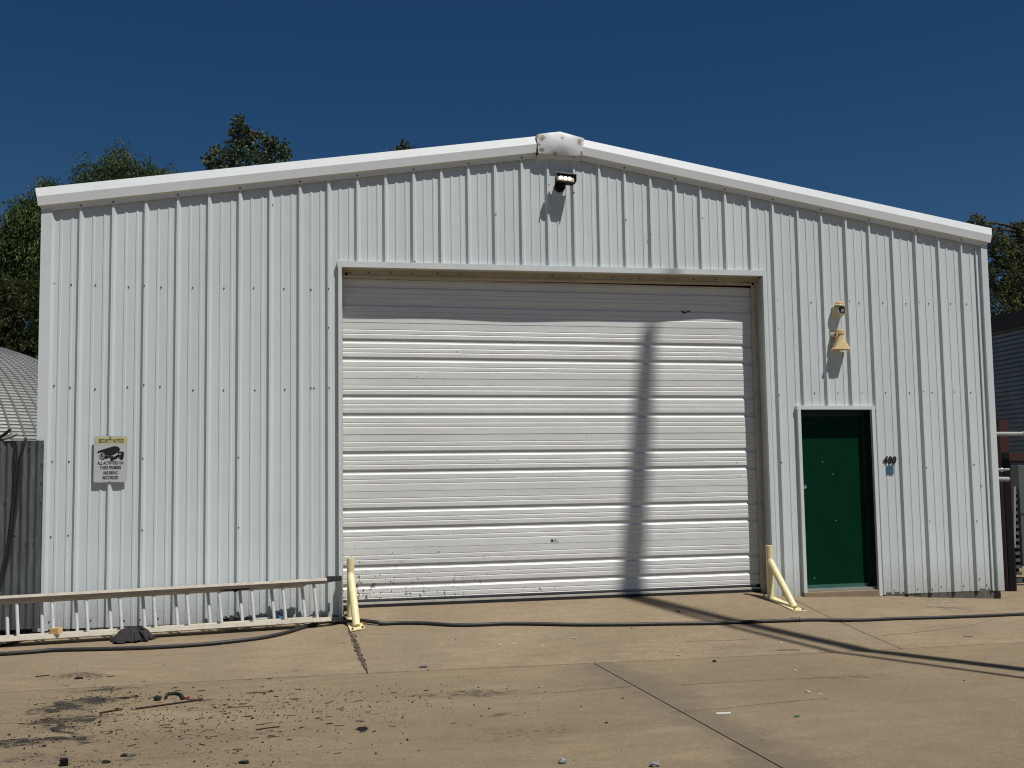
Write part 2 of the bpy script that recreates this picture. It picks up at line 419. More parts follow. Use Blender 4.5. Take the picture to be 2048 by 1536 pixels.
def slab_mesh(x0, x1, y0, y1, top=0., thick=.12, bev=.006):
    nx = max(2, int((x1 - x0) / .16)); ny = max(2, int((y1 - y0) / .16))
    V = []; F = []
    for j in range(ny + 1):
        for i in range(nx + 1):
            x = x0 + (x1 - x0) * i / nx; y = y0 + (y1 - y0) * j / ny
            e = -bev if i in (0, nx) or j in (0, ny) else 0
            V.append((x, y, gz(x, y) + top + e))
    ring = [(i, 0) for i in range(nx + 1)] + [(nx, j) for j in range(1, ny + 1)] + [(i, ny) for i in range(nx - 1, -1, -1)] + [(0, j) for j in range(ny - 1, 0, -1)]
    for j in range(ny):
        for i in range(nx):
            a = j * (nx + 1) + i; F.append((a, a + 1, a + nx + 2, a + nx + 1))
    n = len(V)
    for i, j in ring:
        x, y, z = V[j * (nx + 1) + i]; V.append((x, y, z - thick))
    k = len(ring)
    for q in range(k):
        i, j = ring[q]; i2, j2 = ring[(q + 1) % k]
        F.append((j * (nx + 1) + i, n + q, n + (q + 1) % k, j2 * (nx + 1) + i2))
    return V, F
# base of the pavement: the dark joint filler that shows between the slabs
V, F = slab_mesh(-14, 20, -16, 14, top=-.03, thick=.05)
pavement = pyd('pavement', V, F, JOINTM, kind='structure')
J = .006
xs_back = [-14, -8.6, -3.4, 2.62, 7.62, 12.6, 20]
xs_front = [-14, -5.4, -.4, 4.60, 9.6, 14.6, 20]
JY = -2.28
def slab(x0, x1, y0, y1, g=J, mat=None):
    V, F = slab_mesh(x0 + g, x1 - g, y0 + g, y1 - g)
    o = pyd('slab', V, F, mat or CONC, pavement)
    o.data.polygons.foreach_set('use_smooth', [True] * len(o.data.polygons)); o.data.set_sharp_from_angle(angle=rad(50))
for a, b in zip(xs_back, xs_back[1:]):
    slab(a, b, JY, 1.0 if -1 < a < 10 else 4.0)
slab(-14, -3.4, 4.0, 14); slab(12.6, 20, 4.0, 14)
slab(-3.4, -.45, 1.0, 14); slab(10.5, 12.6, 1.0, 14)
for a, b in zip(xs_front, xs_front[1:]):
    for y1, y0 in ((JY, -7.3), (-7.3, -12.3), (-12.3, -16)): slab(a, b, y0, y1, mat=CONC_F)

# hairline cracks lying open in the slabs
def ribbon(pts, wd, name, mat, lift=.0012, **props):
    V = []; F = []
    P = [Vector(p) for p in pts]
    for i, p in enumerate(P):
        t = (P[min(i + 1, len(P) - 1)] - P[max(i - 1, 0)]); nrm = Vector((-t.y, t.x, 0)).normalized()
        ww = wd * random.uniform(.4, 1.3)
        for s in (-1, 1):
            q = p + nrm * s * ww / 2; V.append((q.x, q.y, gz(q.x, q.y) + lift + random.uniform(0, .0006)))
    for i in range(len(P) - 1): F.append((2 * i, 2 * i + 1, 2 * i + 3, 2 * i + 2))
    return V, F
CR = G()
for line in [[(940, 1394), (1040, 1389), (1140, 1383), (1240, 1375), (1265, 1372)], [(1340, 1371), (1500, 1362), (1640, 1356), (1790, 1350)],
             [(1765, 1271), (1850, 1263), (1930, 1253), (1985, 1240)], [(0, 1448), (60, 1446), (110, 1442)], [(650, 1287), (700, 1284)], [(1370, 1283), (1450, 1281), (1530, 1277)],
             [(1340, 1424), (1430, 1418), (1560, 1405), (1660, 1396)]]:
    pts = [ground_at(*q) for q in line]; pts = spline(pts, 10)
    pts = [p + Vector((random.uniform(-.004, .004), random.uniform(-.008, .008), 0)) for p in pts]
    CR.add(*ribbon(pts, .006, '', None))
CR.make('crack', JOINTM, pavement, kind='stuff')
# crumbled edge debris in the wide joint beside the left bollard
GR = G()
for k in range(260):
    t = random.random() ** .9
    y = -.62 + (JY + .62) * t * .93
    x = 2.62 + random.gauss(0, .012 if t < .8 else .006); r = random.uniform(.003, .010)
    M = Matrix.Translation((x, y, gz(x, y) + r * .2)) @ Matrix.Rotation(random.uniform(0, 6), 4, 'Z') @ Matrix.Rotation(random.uniform(0, 1), 4, 'X')
    GR.box(-r, -r * .7, -r * .5, r, r * .7, r * .5, M)
GR.make('joint_debris', paint('joint_grit', (.13, .10, .075), 1, var=.7, nscale=90), pavement, kind='stuff')

# ================================================================== WAREHOUSE
WX0, WX1, APX, APZ, SLP = -.383, 10.41, 5.0, 5.106, .1586
roofz = lambda x: APZ - SLP * abs(x - APX)
wh = thing('warehouse', 'white ribbed metal warehouse with low gable, big roll-up door and small green door', 'warehouse', (5.0, 0, .1))
RX = [-.0258, .2848, .6018, .9155, 1.2266, 1.5369, 1.8479, 2.1524, 2.4523, 2.758, 3.058, 3.363, 3.6662, 3.9679, 4.2657, 4.5703, 4.8687, 5.1727, 5.4684, 5.7685, 6.0761, 6.3793, 6.6822, 6.9847, 7.2898,
      7.5798, 7.8953, 8.1987, 8.5135, 8.8192, 9.1281, 9.436, 9.7449, 10.0535]
RH = .032
DX0, DX1 = 2.60, 7.43                       # roll-up opening
zhead = lambda x: 3.775 + .035 * (x - 2.6) / 4.85
GX0, GX1, GZ = 7.85, 8.755, 2.262           # green door opening
def wbot(x): return .112
def wall_profile():
    P = [(WX0 + .0, 0)]
    for i, x in enumerate(RX):
        prev = RX[i - 1] if i else x - .31
        for f in (.362, .705):
            c = prev + .0435 + (x - prev - .0675) * ((f - .0) if True else 0)
            c = prev + (x - prev) * f + .02
            if c > WX0 + .12:
                P += [(c - .016, 0), (c - .009, -.0055), (c + .009, -.0055), (c + .016, 0)]
        P += [(x - .024, 0), (x, -RH), (x + .020, -RH), (x + .044, 0)]
    for f in (.40,):
        c = RX[-1] + .31 * f + .02; P += [(c - .016, 0), (c - .009, -.0055), (c + .009, -.0055), (c + .016, 0)]
    P.append((WX1, 0)); return P
WP = wall_profile()
def prof_y(x):
    for (a, b), (c, d) in zip(WP, WP[1:]):
        if a <= x <= c: return b + (d - b) * (x - a) / max(1e-6, c - a)
    return 0
def opening(xm):
    if DX0 < xm < DX1: return zhead(xm)
    if GX0 < xm < GX1: return GZ
    return wbot(xm)
def panel(xa, xb):
    brk = [x for x in (DX0, DX1, GX0, GX1, APX) if xa < x < xb]
    xs = sorted([(x, y) for x, y in WP if xa < x < xb] + [(x, prof_y(x)) for x in brk] + [(xa, prof_y(xa)), (xb, prof_y(xb))])
    V = []; F = []
    for (x0, y0), (x1, y1) in zip(xs, xs[1:]):
        if x1 - x0 < 1e-5: continue
        xm = (x0 + x1) / 2; zb = opening(xm); n = len(V)
        zb0, zb1 = (zhead(x0), zhead(x1)) if DX0 < xm < DX1 else (zb, zb)
        V += [(x0, y0, zb0), (x1, y1, zb1), (x1, y1, roofz(x1) + .05), (x0, y0, roofz(x0) + .05)]
        F.append((n, n + 1, n + 2, n + 3))
        if xb - x1 < 1e-5: pass
    # return lip at the bottom so the sheet has thickness
    return pyd('wall_panel', V, F, WALL, wh)
cuts = [WX0] + [RX[i] + .046 for i in (2, 5, 8, 11, 14, 17, 20, 23, 25, 28, 31)] + [WX1]
for k, (a, b) in enumerate(zip(cuts, cuts[1:])):
    panel(a, b - (.0008 if k < len(cuts) - 2 else 0))
# lap edges of the sheets: thin raised strips on each lap rib
for i in (2, 5, 8, 11, 14, 17, 20, 23, 25, 28, 31):
    x = RX[i]; zb = opening(x + .01)
    g = G(); yy = -RH - .0022
    g.add([(x - .0255, -.0022, zb + .004), (x - .001, yy, zb + .004), (x + .021, yy, zb + .004), (x + .0455, -.0022, zb + .004),
           (x - .0255, -.0022, roofz(x)), (x - .001, yy, roofz(x)), (x + .021, yy, roofz(x)), (x + .0455, -.0022, roofz(x))],
          [(0, 1, 5, 4), (1, 2, 6, 5), (2, 3, 7, 6)])
    g.make('lap_strip', WALL, wh)
# closed side, rear walls and roof
DEP = 18.0
g = G(); g.box(WX0, .06, .0, WX0 + .05, DEP, roofz(WX0)); g.make('side_wall', WALL, wh)
g = G(); g.box(WX1 - .05, .13, .10, WX1 - .002, DEP, roofz(WX1)); g.make('side_wall', WALL, wh)
g = G(); g.box(WX0 + .051, DEP - .05, 0, WX1 - .051, DEP, roofz(WX0)); g.make('rear_wall', WALL, wh)
for sx, xa, xb in ((0, WX0 - .03, APX), (1, APX, WX1 + .03)):
    P0 = [(xa, -.02, roofz(xa) + .16), (xb, -.02, roofz(xb) + .16), (xb, -.02, roofz(xb) + .19), (xa, -.02, roofz(xa) + .19)]
    g = G(); g.prism([Vector(p) for p in P0], [Vector((p[0], DEP + .1, p[2])) for p in P0]); g.make('roof', ROOFM, wh)
# dark lining behind the sheets (keeps daylight out of the openings)
g = G(); g.box(WX0 + .06, .45, 0, WX1 - .06, .47, roofz(WX0) - .02); g.make('interior_wall', DARK, wh)
# foundation under the sheets
g = G()
n = 70; top = []; 
for k in range(n):
    xa = WX0 + .02 + (WX1 - WX0 - .04) * k / n; xb = WX0 + .02 + (WX1 - WX0 - .04) * (k + 1) / n
    if DX0 - .02 < (xa + xb) / 2 < DX1 + .02 or GX0 - .02 < (xa + xb) / 2 < GX1 + .02: continue
    j = random.uniform(-.006, .006)
    if k and top and xa - top[-1] > .01: g.make('foundation', FOUND, wh); g = G()
    top.append(xb); g.box(xa, .004 + j, -.3, xb, .12, .135)
g.make('foundation', FOUND, wh)
# corner trims
def vtrim(name, prof, zb, mat=WALL, closed=False):
    V = []; F = []
    for x, y in prof: V += [(x, y, zb), (x, y, roofz(x) + .02)]
    for i in range(len(prof) - 1): F.append((2 * i, 2 * i + 2, 2 * i + 3, 2 * i + 1))
    return pyd(name, V, F, mat, wh)
vtrim('corner_trim', [(WX0 - .004, .30), (WX0 - .004, -.038), (-.287, -.038), (-.262, -.004), (-.25, -.004)], .10)
vtrim('corner_trim', [(10.262, -.004), (10.264, -.020), (10.272, -.020), (10.275, -.004), (10.325, -.004), (10.328, -.040), (10.412, -.040), (10.412, .30)], .105)

# rake trims: upright upper face, lower face leaning in, small flange on the wall
def rake(xa, xb, exa, exb):
    """profile (y, dz above the roof line); exa / exb: end offsets for the flared cut"""
    prof = [(-.034, -.004, 0), (-.036, .050, .25), (-.075, .053, .5), (-.088, .145, .7), (-.064, .238, 1.), (.05, .246, 1.)]
    A = [Vector((xa + exa * e, y, roofz(xa) + dz - SLP * abs(exa * e))) for y, dz, e in prof]
    B = [Vector((xb + exb * e, y, roofz(xb) + dz - SLP * abs(exb * e))) for y, dz, e in prof]
    n = len(prof); V = A + B; F = [(i, i + 1, n + i + 1, n + i) for i in range(n - 1)]
    F += [tuple(range(n - 1, -1, -1)), tuple(range(n, 2 * n))]
    g = G(); g.add(V, F); return g
rake(WX0, 4.752, -.062, .0).make('rake_trim', TRIM, wh)
rake(5.262, WX1, 0, .062).make('rake_trim', TRIM, wh)
g = G(); g.prism([Vector(p) for p in [(4.756, -.036, 5.062), (5.258, -.036, 5.060), (5.258, -.036, 5.110), (4.756, -.036, 5.112)]], [Vector(p) for p in [(4.756, .0, 5.062), (5.258, 0., 5.060), (5.258, .0, 5.110), (4.756, .0, 5.112)]])
g.make('cap_flange', TRIM, wh)
capo = [(4.757, 5.105), (4.90, 5.094), (5.04, 5.096), (5.268, 5.100), (5.279, 5.20), (5.290, 5.302), (5.14, 5.334), (5.014, 5.362), (4.88, 5.341), (4.744, 5.316), (4.750, 5.20)]
cc = Vector((5.015, -.128, 5.21))
g = G(); n = len(capo)
V = [Vector((x, -.096 - .0, z)) for x, z in capo] + [Vector((x, -.03, z)) for x, z in capo] + [Vector((cc.x + (x - cc.x) * .45, -.122, cc.z + (z - cc.z) * .45)) for x, z in capo] + [cc]
F = [(i, (i + 1) % n, n + (i + 1) % n, n + i) for i in range(n)] + [(i, (i + 1) % n, 2 * n + (i + 1) % n, 2 * n + i) for i in range(n)] + [(2 * n + i, 2 * n + (i + 1) % n, 3 * n) for i in range(n)]
g.add(V, F); g.make('ridge_cap', CAPM, wh, smooth=True)
g = G(); g.box(4.7475, -.088, 5.09, 4.7545, .02, 5.33); g.make('cap_gap', DARK, wh)

# screws with washers, in the rows the photograph shows
SC = G()
def screw(x, z, y=None, r=.0085):
    if y is None: y = prof_y(x)
    V = []; k = 6
    for yy, rr in ((y, r), (y - .0025, r), (y - .0026, r * .62), (y - .009, r * .55)):
        for j in range(k): V.append((x + rr * math.cos(j * math.pi / 3), yy, z + rr * math.sin(j * math.pi / 3)))
    F = [(a * k + j, a * k + (j + 1) % k, (a + 1) * k + (j + 1) % k, (a + 1) * k + j) for a in range(3) for j in range(k)] + [tuple(3 * k + j for j in range(k))]
    SC.add(V, F)
rows = [(108.5, 566), (142.5, 569), (191, 570), (257, 574), (289, 572.5), (322, 574), (385, 575), (448, 576), (507, 576), (568, 577), (622, 579), (657, 578),
        (108, 771), (140, 775), (190, 778), (255, 774), (288, 770), (320, 773), (386, 780), (447, 780), (510, 780), (570, 779), (622, 776), (628, 776), (658, 776),
        (657, 656), (104, 923), (138, 923), (286, 917), (101, 1074), (136, 1071), (285, 1060), (477, 1055), (477, 915),
        (1553, 601), (1557, 657), (1623, 604.7), (1697, 602.5), (1719, 605.4), (1766, 605.7), (1812.7, 607), (1837, 604.7), (1858, 607.3), (1902, 607.5), (1934, 608), (1957, 609),
        (1557, 790), (1629.6, 786), (1676.5, 786), (1724.5, 785.6), (1772, 785), (1820, 785.5), (1845, 782.7), (1865, 784.6), (1910, 784), (1942, 784.9), (1965, 784),
        (1561, 925), (1851, 935), (1949, 929), (1963, 972), (1857, 1042), (1955, 1042), (1569, 1166), (1789, 1181), (1836, 1179), (1863, 1179), (1883, 1174), (1928, 1172), (1960, 1158), (1974, 1170),
        (1147, 386), (991, 430), (1251, 440), (1404, 437), (1097, 370), (829, 524), (884, 530), (1252, 541), (1327, 543), (1378, 544), (1404, 541),
        (98, 1244), (181, 1241), (248, 1241), (280, 1239), (316, 1237), (567, 1224), (628, 1224), (658, 1220), (545, 410), (1300, 470)]
for px, py in rows:
    P = at(px, py, -.01); screw(P.x, P.z)
for k in range(3, 34, 3): pass
for i, x in enumerate(RX):            # heads along the rake flange
    if i % 2 == 1 or i in (0, 16): screw(x + .01, roofz(x) + .02, -.036, .010)
SC.make('screw', SCREWM, wh, kind='stuff')

# ---- roll-up opening: trims, reveals, header
def z_h(x): return zhead(x)
g = G()
a, b = 2.553, 7.458
g.prism([Vector(p) for p in [(a, -.046, z_h(a)), (b, -.046, z_h(b)), (b, -.046, z_h(b) + .062), (a, -.046, z_h(a) + .062)]],
        [Vector(p) for p in [(a, .0, z_h(a)), (b, 0., z_h(b)), (b, .0, z_h(b) + .062), (a, .0, z_h(a) + .062)]])
g.make('header_trim', JTRIM, wh)
g = G(); g.box(2.562, -.046, .085, 2.597, .10, z_h(2.56) - .001); g.make('jamb_trim', JTRIM, wh)
g = G(); g.box(2.535, -.036, .085, 2.555, .0, z_h(2.5) + .0); g.make('jamb_shadow_gap', DARK, wh) if False else None
g = G(); g.box(7.428, -.046, .12, 7.462, .0, z_h(7.44) - .001); g.make('jamb_trim', WALL, wh)
g = G(); g.box(2.598, -.0, .12, 2.606, .30, 3.76); g.make('jamb', JAMBM, wh)
g = G(); g.box(7.436, .001, .12, 7.452, .30, 3.80); g.make('jamb', JAMBM, wh)
g = G(); g.prism([Vector(p) for p in [(2.6, -.0, z_h(2.6) + .01), (7.436, -.0, z_h(7.436) + .01), (7.436, .0, z_h(7.436) + .03), (2.6, .0, z_h(2.6) + .03)]],
                 [Vector(p) for p in [(2.6, .10, z_h(2.6) + .0), (7.436, .10, z_h(7.436) + .0), (7.436, .10, z_h(7.436) + .03), (2.6, .10, z_h(2.6) + .03)]]); g.make('header_soffit', JAMBM, wh)
# beige header sheet behind the soffit, with a bent lip
g = G()
zz = lambda x, d: z_h(x) + d
for d0, d1, y0, y1 in ((.03, -.052, .100, .100), (-.052, -.060, .100, .088), (-.060, -.078, .088, .088), (-.078, -.086, .088, .150)):
    g.add([(2.606, y1, zz(2.606, d1)), (7.435, y1, zz(7.435, d1)), (7.435, y0, zz(7.435, d0)), (2.606, y0, zz(2.606, d0))], [(0, 1, 2, 3)])
g.make('header_sheet', BEIGE, wh)
SC2 = G(); SC, keep = SC2, SC
for px in (737, 782, 825, 876, 922, 1105, 1160, 1225, 1280, 1335, 1388, 1433): 
    P = at(px, 540 + (px - 700) * .024, .088); screw(P.x, z_h(P.x) - .03, .098, .009)
for k in range(9): screw(7.405, .35 + k * .42, .152, .009)
SC.make('header_screw', SCREWM, wh, kind='stuff')
# torn rust holes in the header corners
g = G()
for (x, z, r) in [(2.66, 3.722, .022), (2.70, 3.738, .010), (7.30, 3.748, .016), (7.27, 3.752, .009), (7.36, 3.735, .020), (7.38, 3.742, .012), (7.20, 3.75, .005)]:
    pts = [(x + r * random.uniform(.5, 1.2) * math.cos(t), .0865, z + r * random.uniform(.4, 1.1) * math.sin(t)) for t in np.linspace(0, 2 * math.pi, 9)[:-1]]
    g.prism([Vector(p) for p in pts], [Vector((p[0], .0890, p[2])) for p in pts])
g.make('rust_hole', DARK, wh, kind='stuff')
# guide rails
g = G(); g.box(7.372, .150, .17, 7.434, .172, 3.72).box(7.386, .140, .17, 7.398, .151, 3.72); g.make('guide_rail', GUIDEM, wh)
g = G(); g.box(2.607, .150, .17, 2.622, .172, 3.70); g.make('guide_rail', GUIDEM, wh)

# ---- the roll-up door: sheets seamed together, each with grooves and fine ribs
roll = G().box(2.64, .235, .215, 7.36, .245, 3.72).make('roller_door', JAMBM, wh)
roll['label'] = 'white ribbed roll-up door made of seamed sheets'
PX = .605 / 112.7
def sheet_profile():
    """(drop from the seam in px, depth) - the curtain plane is 0, positive goes in"""
    t = []
    t += [(0, .0035), (.9, .0035), (1.1, -.001), (13.4, 0.), (13.9, .0032), (14.5, .0032), (16.3, -.0008)]
    t += [(22.2, 0), (22.7, .0032), (23.3, .0032), (25.1, -.0008)]
    t += [(32.0, 0), (32.7, .0135), (39.7, .0135), (42.8, 0)]
    t += [(50.6, 0), (51.1, .0032), (51.7, .0032), (53.5, -.0008), (59.3, 0), (59.8, .0032), (60.4, .0032), (62.2, -.0008)]
    t += [(69.0, 0), (69.7, .0135), (76.7, .0135), (79.8, 0)]
    t += [(88.0, 0), (88.5, .0032), (89.1, .0032), (90.9, -.0008), (96.8, 0), (97.3, .0032), (97.9, .0032), (99.7, -.0008), (112.2, -.0015), (112.7, .002)]
    return t
def wob(x, z):
    return .0045 * math.sin(x * 1.7 + z * .9) + .003 * math.sin(x * 3.9 - z * 2.3 + 1) + (.014 * math.exp(-((x - 6.85) / .45) ** 2 - ((z - 3.35) / .3) ** 2)) + .006 * math.exp(-((x - 4.6) / .5) ** 2 - ((z - .7) / .3) ** 2)
seams = [3.823, 3.218, 2.613, 2.006, 1.404, .803]
CX0, CX1 = 2.622, 7.384
cols = [CX0 + (CX1 - CX0) * i / 30 for i in range(31)]
for si, zs in enumerate(seams):
    V = []; F = []; r = 0
    for d, y in sheet_profile():
        z = zs - d * PX
        if z > 3.735 or z < .245: continue
        for x in cols:
            sag = .010 * (x - CX0) / (CX1 - CX0) * (-1) if si > 3 else 0
            V.append((x, .188 + y - wob(x, z), z + sag * 0))
        r += 1
    nc = len(cols)
    for j in range(r - 1):
        for i in range(nc - 1): F.append((j * nc + i, j * nc + i + 1, (j + 1) * nc + i + 1, (j + 1) * nc + i))
    pyd('door_sheet', V, F, DOORM, roll)
g = G(); g.box(CX0, .176, .212, CX1, .20, .236); g.make('bottom_bar', GUIDEM, roll)
g = G(); g.box(CX0, .165, .178, CX1, .215, .214); g.make('bottom_seal', BLACK, roll)
# small logo sticker low on the door
lg = pyd('door_sticker', [(4.896, .181, .806), (4.990, .181, .806), (4.990, .181, .858), (4.896, .181, .858)], [(0, 1, 2, 3)], paint('sticker_white', (.62, .62, .61), .4), None)
tag(lg, 'tiny white logo sticker with a black square low on the roll-up door', 'sticker')
pyd('logo_square', [(4.900, .1795, .815), (4.921, .1795, .815), (4.921, .1795, .842), (4.900, .1795, .842)], [(0, 1, 2, 3)], INK, lg)
pyd('logo_print', [(4.926, .1795, .822), (4.955, .1795, .822), (4.955, .1795, .840), (4.926, .1795, .840), (4.960, .1795, .818), (4.980, .1795, .818), (4.980, .1795, .823), (4.960, .1795, .823)], [(0, 1, 2, 3), (4, 5, 6, 7)], INKG, lg)
# spray mark high on the door
g = G()
for pts in ([(1363, 622), (1368, 625), (1373, 627)], [(1366, 627), (1372, 625)], [(1374, 624), (1380, 622)]):
    P = [at(px, py, .178) for px, py in pts]; g.tube(P, [.006, .010, .005][:len(P)] if len(P) == 3 else [.008, .004], 5)
g.make('black_smear', INK, roll)

# ---- green entrance door
ed = G().box(GX0 + .02, .105, .205, GX1 - .055, .15, 2.235).make('entry_door', GREEN, wh)
ed['label'] = 'dark green steel entrance door'
# frame parts
g = G(); g.box(GX0 - .052, -.042, GZ, GX1 + .052, .0, GZ + .043); g.make('door_header_trim', JTRIM, wh)
g = G(); g.box(GX0 - .040, -.042, .105, GX0 - .002, .06, GZ - .001); g.make('door_jamb_trim', JTRIM, wh)
g = G(); g.box(GX1 + .002, -.042, .105, GX1 + .044, .0, GZ - .001); g.make('door_jamb_trim', JTRIM, wh)
g = G(); g.box(GX1 + .001, .0, .13, GX1 + .02, .16, GZ).box(GX1 - .022, .085, .16, GX1, .15, GZ - .02).box(GX1 - .052, .100, .16, GX1 - .022, .16, GZ - .02); g.make('door_frame', GREENT, wh)
g = G(); g.box(GX0 - .02, .0, .13, GX0 - .001, .16, GZ).box(GX0, .085, .16, GX0 + .018, .15, GZ - .02); g.make('door_frame', GREENT, wh)
g = G(); g.box(GX0, .0, GZ - .018, GX1, .16, GZ).box(GX0, .085, GZ - .075, GX1, .15, GZ - .018); g.make('door_frame', GREENT, wh)
g = G(); g.box(GX0 + .02, .094, .205, GX1 - .055, .1045, .245); g.make('door_sweep', paint('sweep', (.03, .10, .08), .35), wh)
g = G(); g.box(GX0, .02, .178, GX1, .16, .2035); g.make('threshold', paint('threshold_alu', (.45, .45, .43), .35, metal=.6), wh)
g = G(); g.box(GX0 - .05, -.055, .06, GX1 - .01, .17, .176); g.make('door_step', CONC, wh, bevel=.008)
def lathe(g, c, ax, prof, k=16):
    ax = Vector(ax).normalized(); u = ax.orthogonal().normalized(); v = ax.cross(u)
    g.loft([[Vector(c) + ax * d + u * r * math.cos(2 * math.pi * j / k) + v * r * math.sin(2 * math.pi * j / k) for j in range(k)] for d, r in prof])
    return g
kn = lathe(G(), (7.905, .105, 1.375), (0, -1, 0), [(0, .033), (.006, .033), (.010, .014), (.035, .013), (.042, .024), (.058, .029), (.070, .024), (.074, .006)]).make('knob', CHROME, ed, smooth=True)
lathe(G(), (7.900, .105, 1.225), (0, -1, 0), [(0, .030), (.010, .029), (.018, .022), (.024, .012)]).make('deadbolt', CHROME, ed, smooth=True)
g = G()
for px, py in ((1645, 924), (1666, 948), (1629, 1156), (1672, 1041)): 
    P = at(px, py, .104); lathe(g, P + Vector((0, .002, 0)), (0, -1, 0), [(0, .005), (.002, .004)], 6)
g.make('paint_chip', TRIM, ed, kind='stuff')

# ================================================================== THINGS ON THE FACADE
# --- security sign
sg = thing('security_sign', 'white security notice sign with yellow heading and camera picture, left of the roll-up door', 'sign', (.3075, -.035, 1.77))
def rrect(x0, z0, x1, z1, r, n=5):
    out = []
    for cx, cz, a in ((x1 - r, z1 - r, 0), (x0 + r, z1 - r, 90), (x0 + r, z0 + r, 180), (x1 - r, z0 + r, 270)):
        for k in range(n + 1): t = rad(a + 90 * k / n); out.append((cx + r * math.cos(t), cz + r * math.sin(t)))
    return out
o = rrect(.149, 1.537, .466, 1.996, .018)
g = G(); g.prism([Vector((x, -.0385, z)) for x, z in o], [Vector((x, -.0355, z)) for x, z in o]); g.make('sign_plate', SIGNW, sg)
g = G(); o = rrect(.155, 1.918, .460, 1.990, .014); g.prism([Vector((x, -.0395, z)) for x, z in o], [Vector((x, -.0386, z)) for x, z in o]); g.make('yellow_band', SIGNY, sg)
def text(body, x, z, size, mat, parent, y, bold=.0, shear=0, sx=1., name='lettering', extr=.0004):
    cu = bpy.data.curves.new(name, 'FONT'); cu.body = body; cu.size = size; cu.align_x = 'CENTER'; cu.align_y = 'CENTER'
    cu.offset = bold; cu.shear = shear; cu.extrude = extr; cu.resolution_u = 3
    o = bpy.data.objects.new('t', cu); COL.objects.link(o)
    dg = bpy.context.evaluated_depsgraph_get(); me = bpy.data.meshes.new_from_object(o.evaluated_get(dg))
    bpy.data.objects.remove(o); me.name = name
    me.transform(Matrix.Translation((x, y, z)) @ Matrix.Rotation(rad(90), 4, 'X') @ Matrix.Diagonal((sx, 1, 1, 1)))
    return link_mesh(name, me, mat, parent)
text('SECURITY NOTICE', .3075, 1.948, .052, INK, sg, -.0403, .0010, .3, .545)
for s, z in (('ALL ACTIVITIES ON', 1.727), ('THESE PREMISES', 1.680), ('ARE BEING', 1.629), ('RECORDED', 1.581)):
    text(s, .3075, z, .043, INK, sg, -.0392, .0012, 0, .66)
SX = lambda u: .149 + (u - 420) / 720 * .317        # picture coordinates of the emblem -> sign
SZ = lambda v: 1.996 - (v - 245) / 1015 * .459
def flat(pts, name, mat, y, parent=sg):
    g = G(); g.prism([Vector((SX(u), y, SZ(v))) for u, v in pts], [Vector((SX(u), y + .0005, SZ(v))) for u, v in pts]); return g.make(name, mat, parent)
cm = flat([(490, 595), (520, 570), (560, 553), (840, 468), (900, 468), (950, 488), (975, 520), (978, 555), (960, 580), (880, 640), (800, 675), (740, 680), (660, 655), (560, 605), (540, 600), (530, 625), (505, 615)], 'camera_emblem', INK, -.0400)
flat([(655, 665), (745, 690), (850, 680), (845, 720), (760, 720), (660, 755), (672, 700)], 'camera_emblem', INK, -.0398)
cir = lambda cx, cy, rx, ry, n=20: [(cx + rx * math.cos(2 * math.pi * k / n), cy + ry * math.sin(2 * math.pi * k / n)) for k in range(n)]
flat(cir(600, 682, 76, 82), 'camera_emblem', INK, -.0396); flat(cir(590, 672, 62, 70), 'camera_emblem', INKG, -.0402)
flat(cir(600, 665, 34, 42), 'camera_emblem', INK, -.0407); flat(cir(614, 662, 13, 15), 'camera_emblem', SIGNW, -.0411)
flat([(765, 700), (800, 730), (935, 650), (935, 600), (960, 585), (1050, 588), (1065, 610), (1060, 720), (1035, 775), (985, 765), (950, 730), (985, 715), (990, 700), (800, 803), (772, 780)], 'camera_emblem', INK, -.0394)
flat([(880, 640), (925, 632), (930, 655), (830, 712), (845, 680)], 'camera_emblem', SIGNW, -.0405)
flat([(955, 632), (1000, 628), (1000, 650), (955, 655)], 'camera_emblem', SIGNW, -.0406)
for z in (1.987, 1.541):
    lathe(G(), (.302, -.0398, z), (0, -1, 0), [(0, .007), (.005, .006)], 8).make('mounting_screw', SCREWM, sg)

# --- house number and the blue sticker below it
hn = thing('house_number', 'black italic house number 400 beside the green door', 'number', (8.96, -.012, 1.62))
for ch, px in (('4', 1771), ('0', 1779.5), ('0', 1788)):
    P = at(px, 922.5, -.016)
    text(ch, P.x, P.z + .010, .112, INK, hn, -.0095, .0056, .22, .92, name='digit', extr=.002)
st = G().box(8.937, -.0115, 1.504, 9.026, -.0072, 1.602).make('alarm_sticker', STICKD)
tag(st, 'small square blue sticker directly under the number 400', 'sticker')
G().box(8.942, -.0122, 1.510, 9.021, -.0116, 1.597).make('sticker_print', STICK, st)
G().box(8.955, -.0128, 1.562, 9.006, -.0123, 1.567).box(8.972, -.0128, 1.578, 8.99, -.0123, 1.588).make('sticker_lettering', STICKD, st)

# --- floodlight under the gable
fl = thing('floodlight', 'lit black three-lamp floodlight under the gable peak', 'floodlight', (5.01, -.03, 4.76))
B = at(1120, 373, -.03)
lathe(G(), (B.x, -.004, B.z), (0, -1, 0), [(0, .062), (.045, .060), (.055, .050), (.060, .02)], 18).make('mounting_base', DARK, fl, smooth=True)
hc = at(1131, 357, -.165)
g = G().tube([(B.x, -.05, B.z), (B.x, -.10, B.z + .005), (hc.x - .01, -.125, hc.z - .045)], [.020, .020, .018], 10); g.make('swivel_arm', DARK, fl, smooth=True)
lathe(G(), (B.x - .028, -.10, B.z + .005), (1, 0, 0), [(0, .02), (.008, .028), (.050, .028), (.058, .02)], 12).make('swivel_joint', DARK, fl, smooth=True)
HM = Matrix.Translation(hc) @ Matrix.Rotation(rad(4), 4, 'Y') @ Matrix.Rotation(rad(-14), 4, 'X')
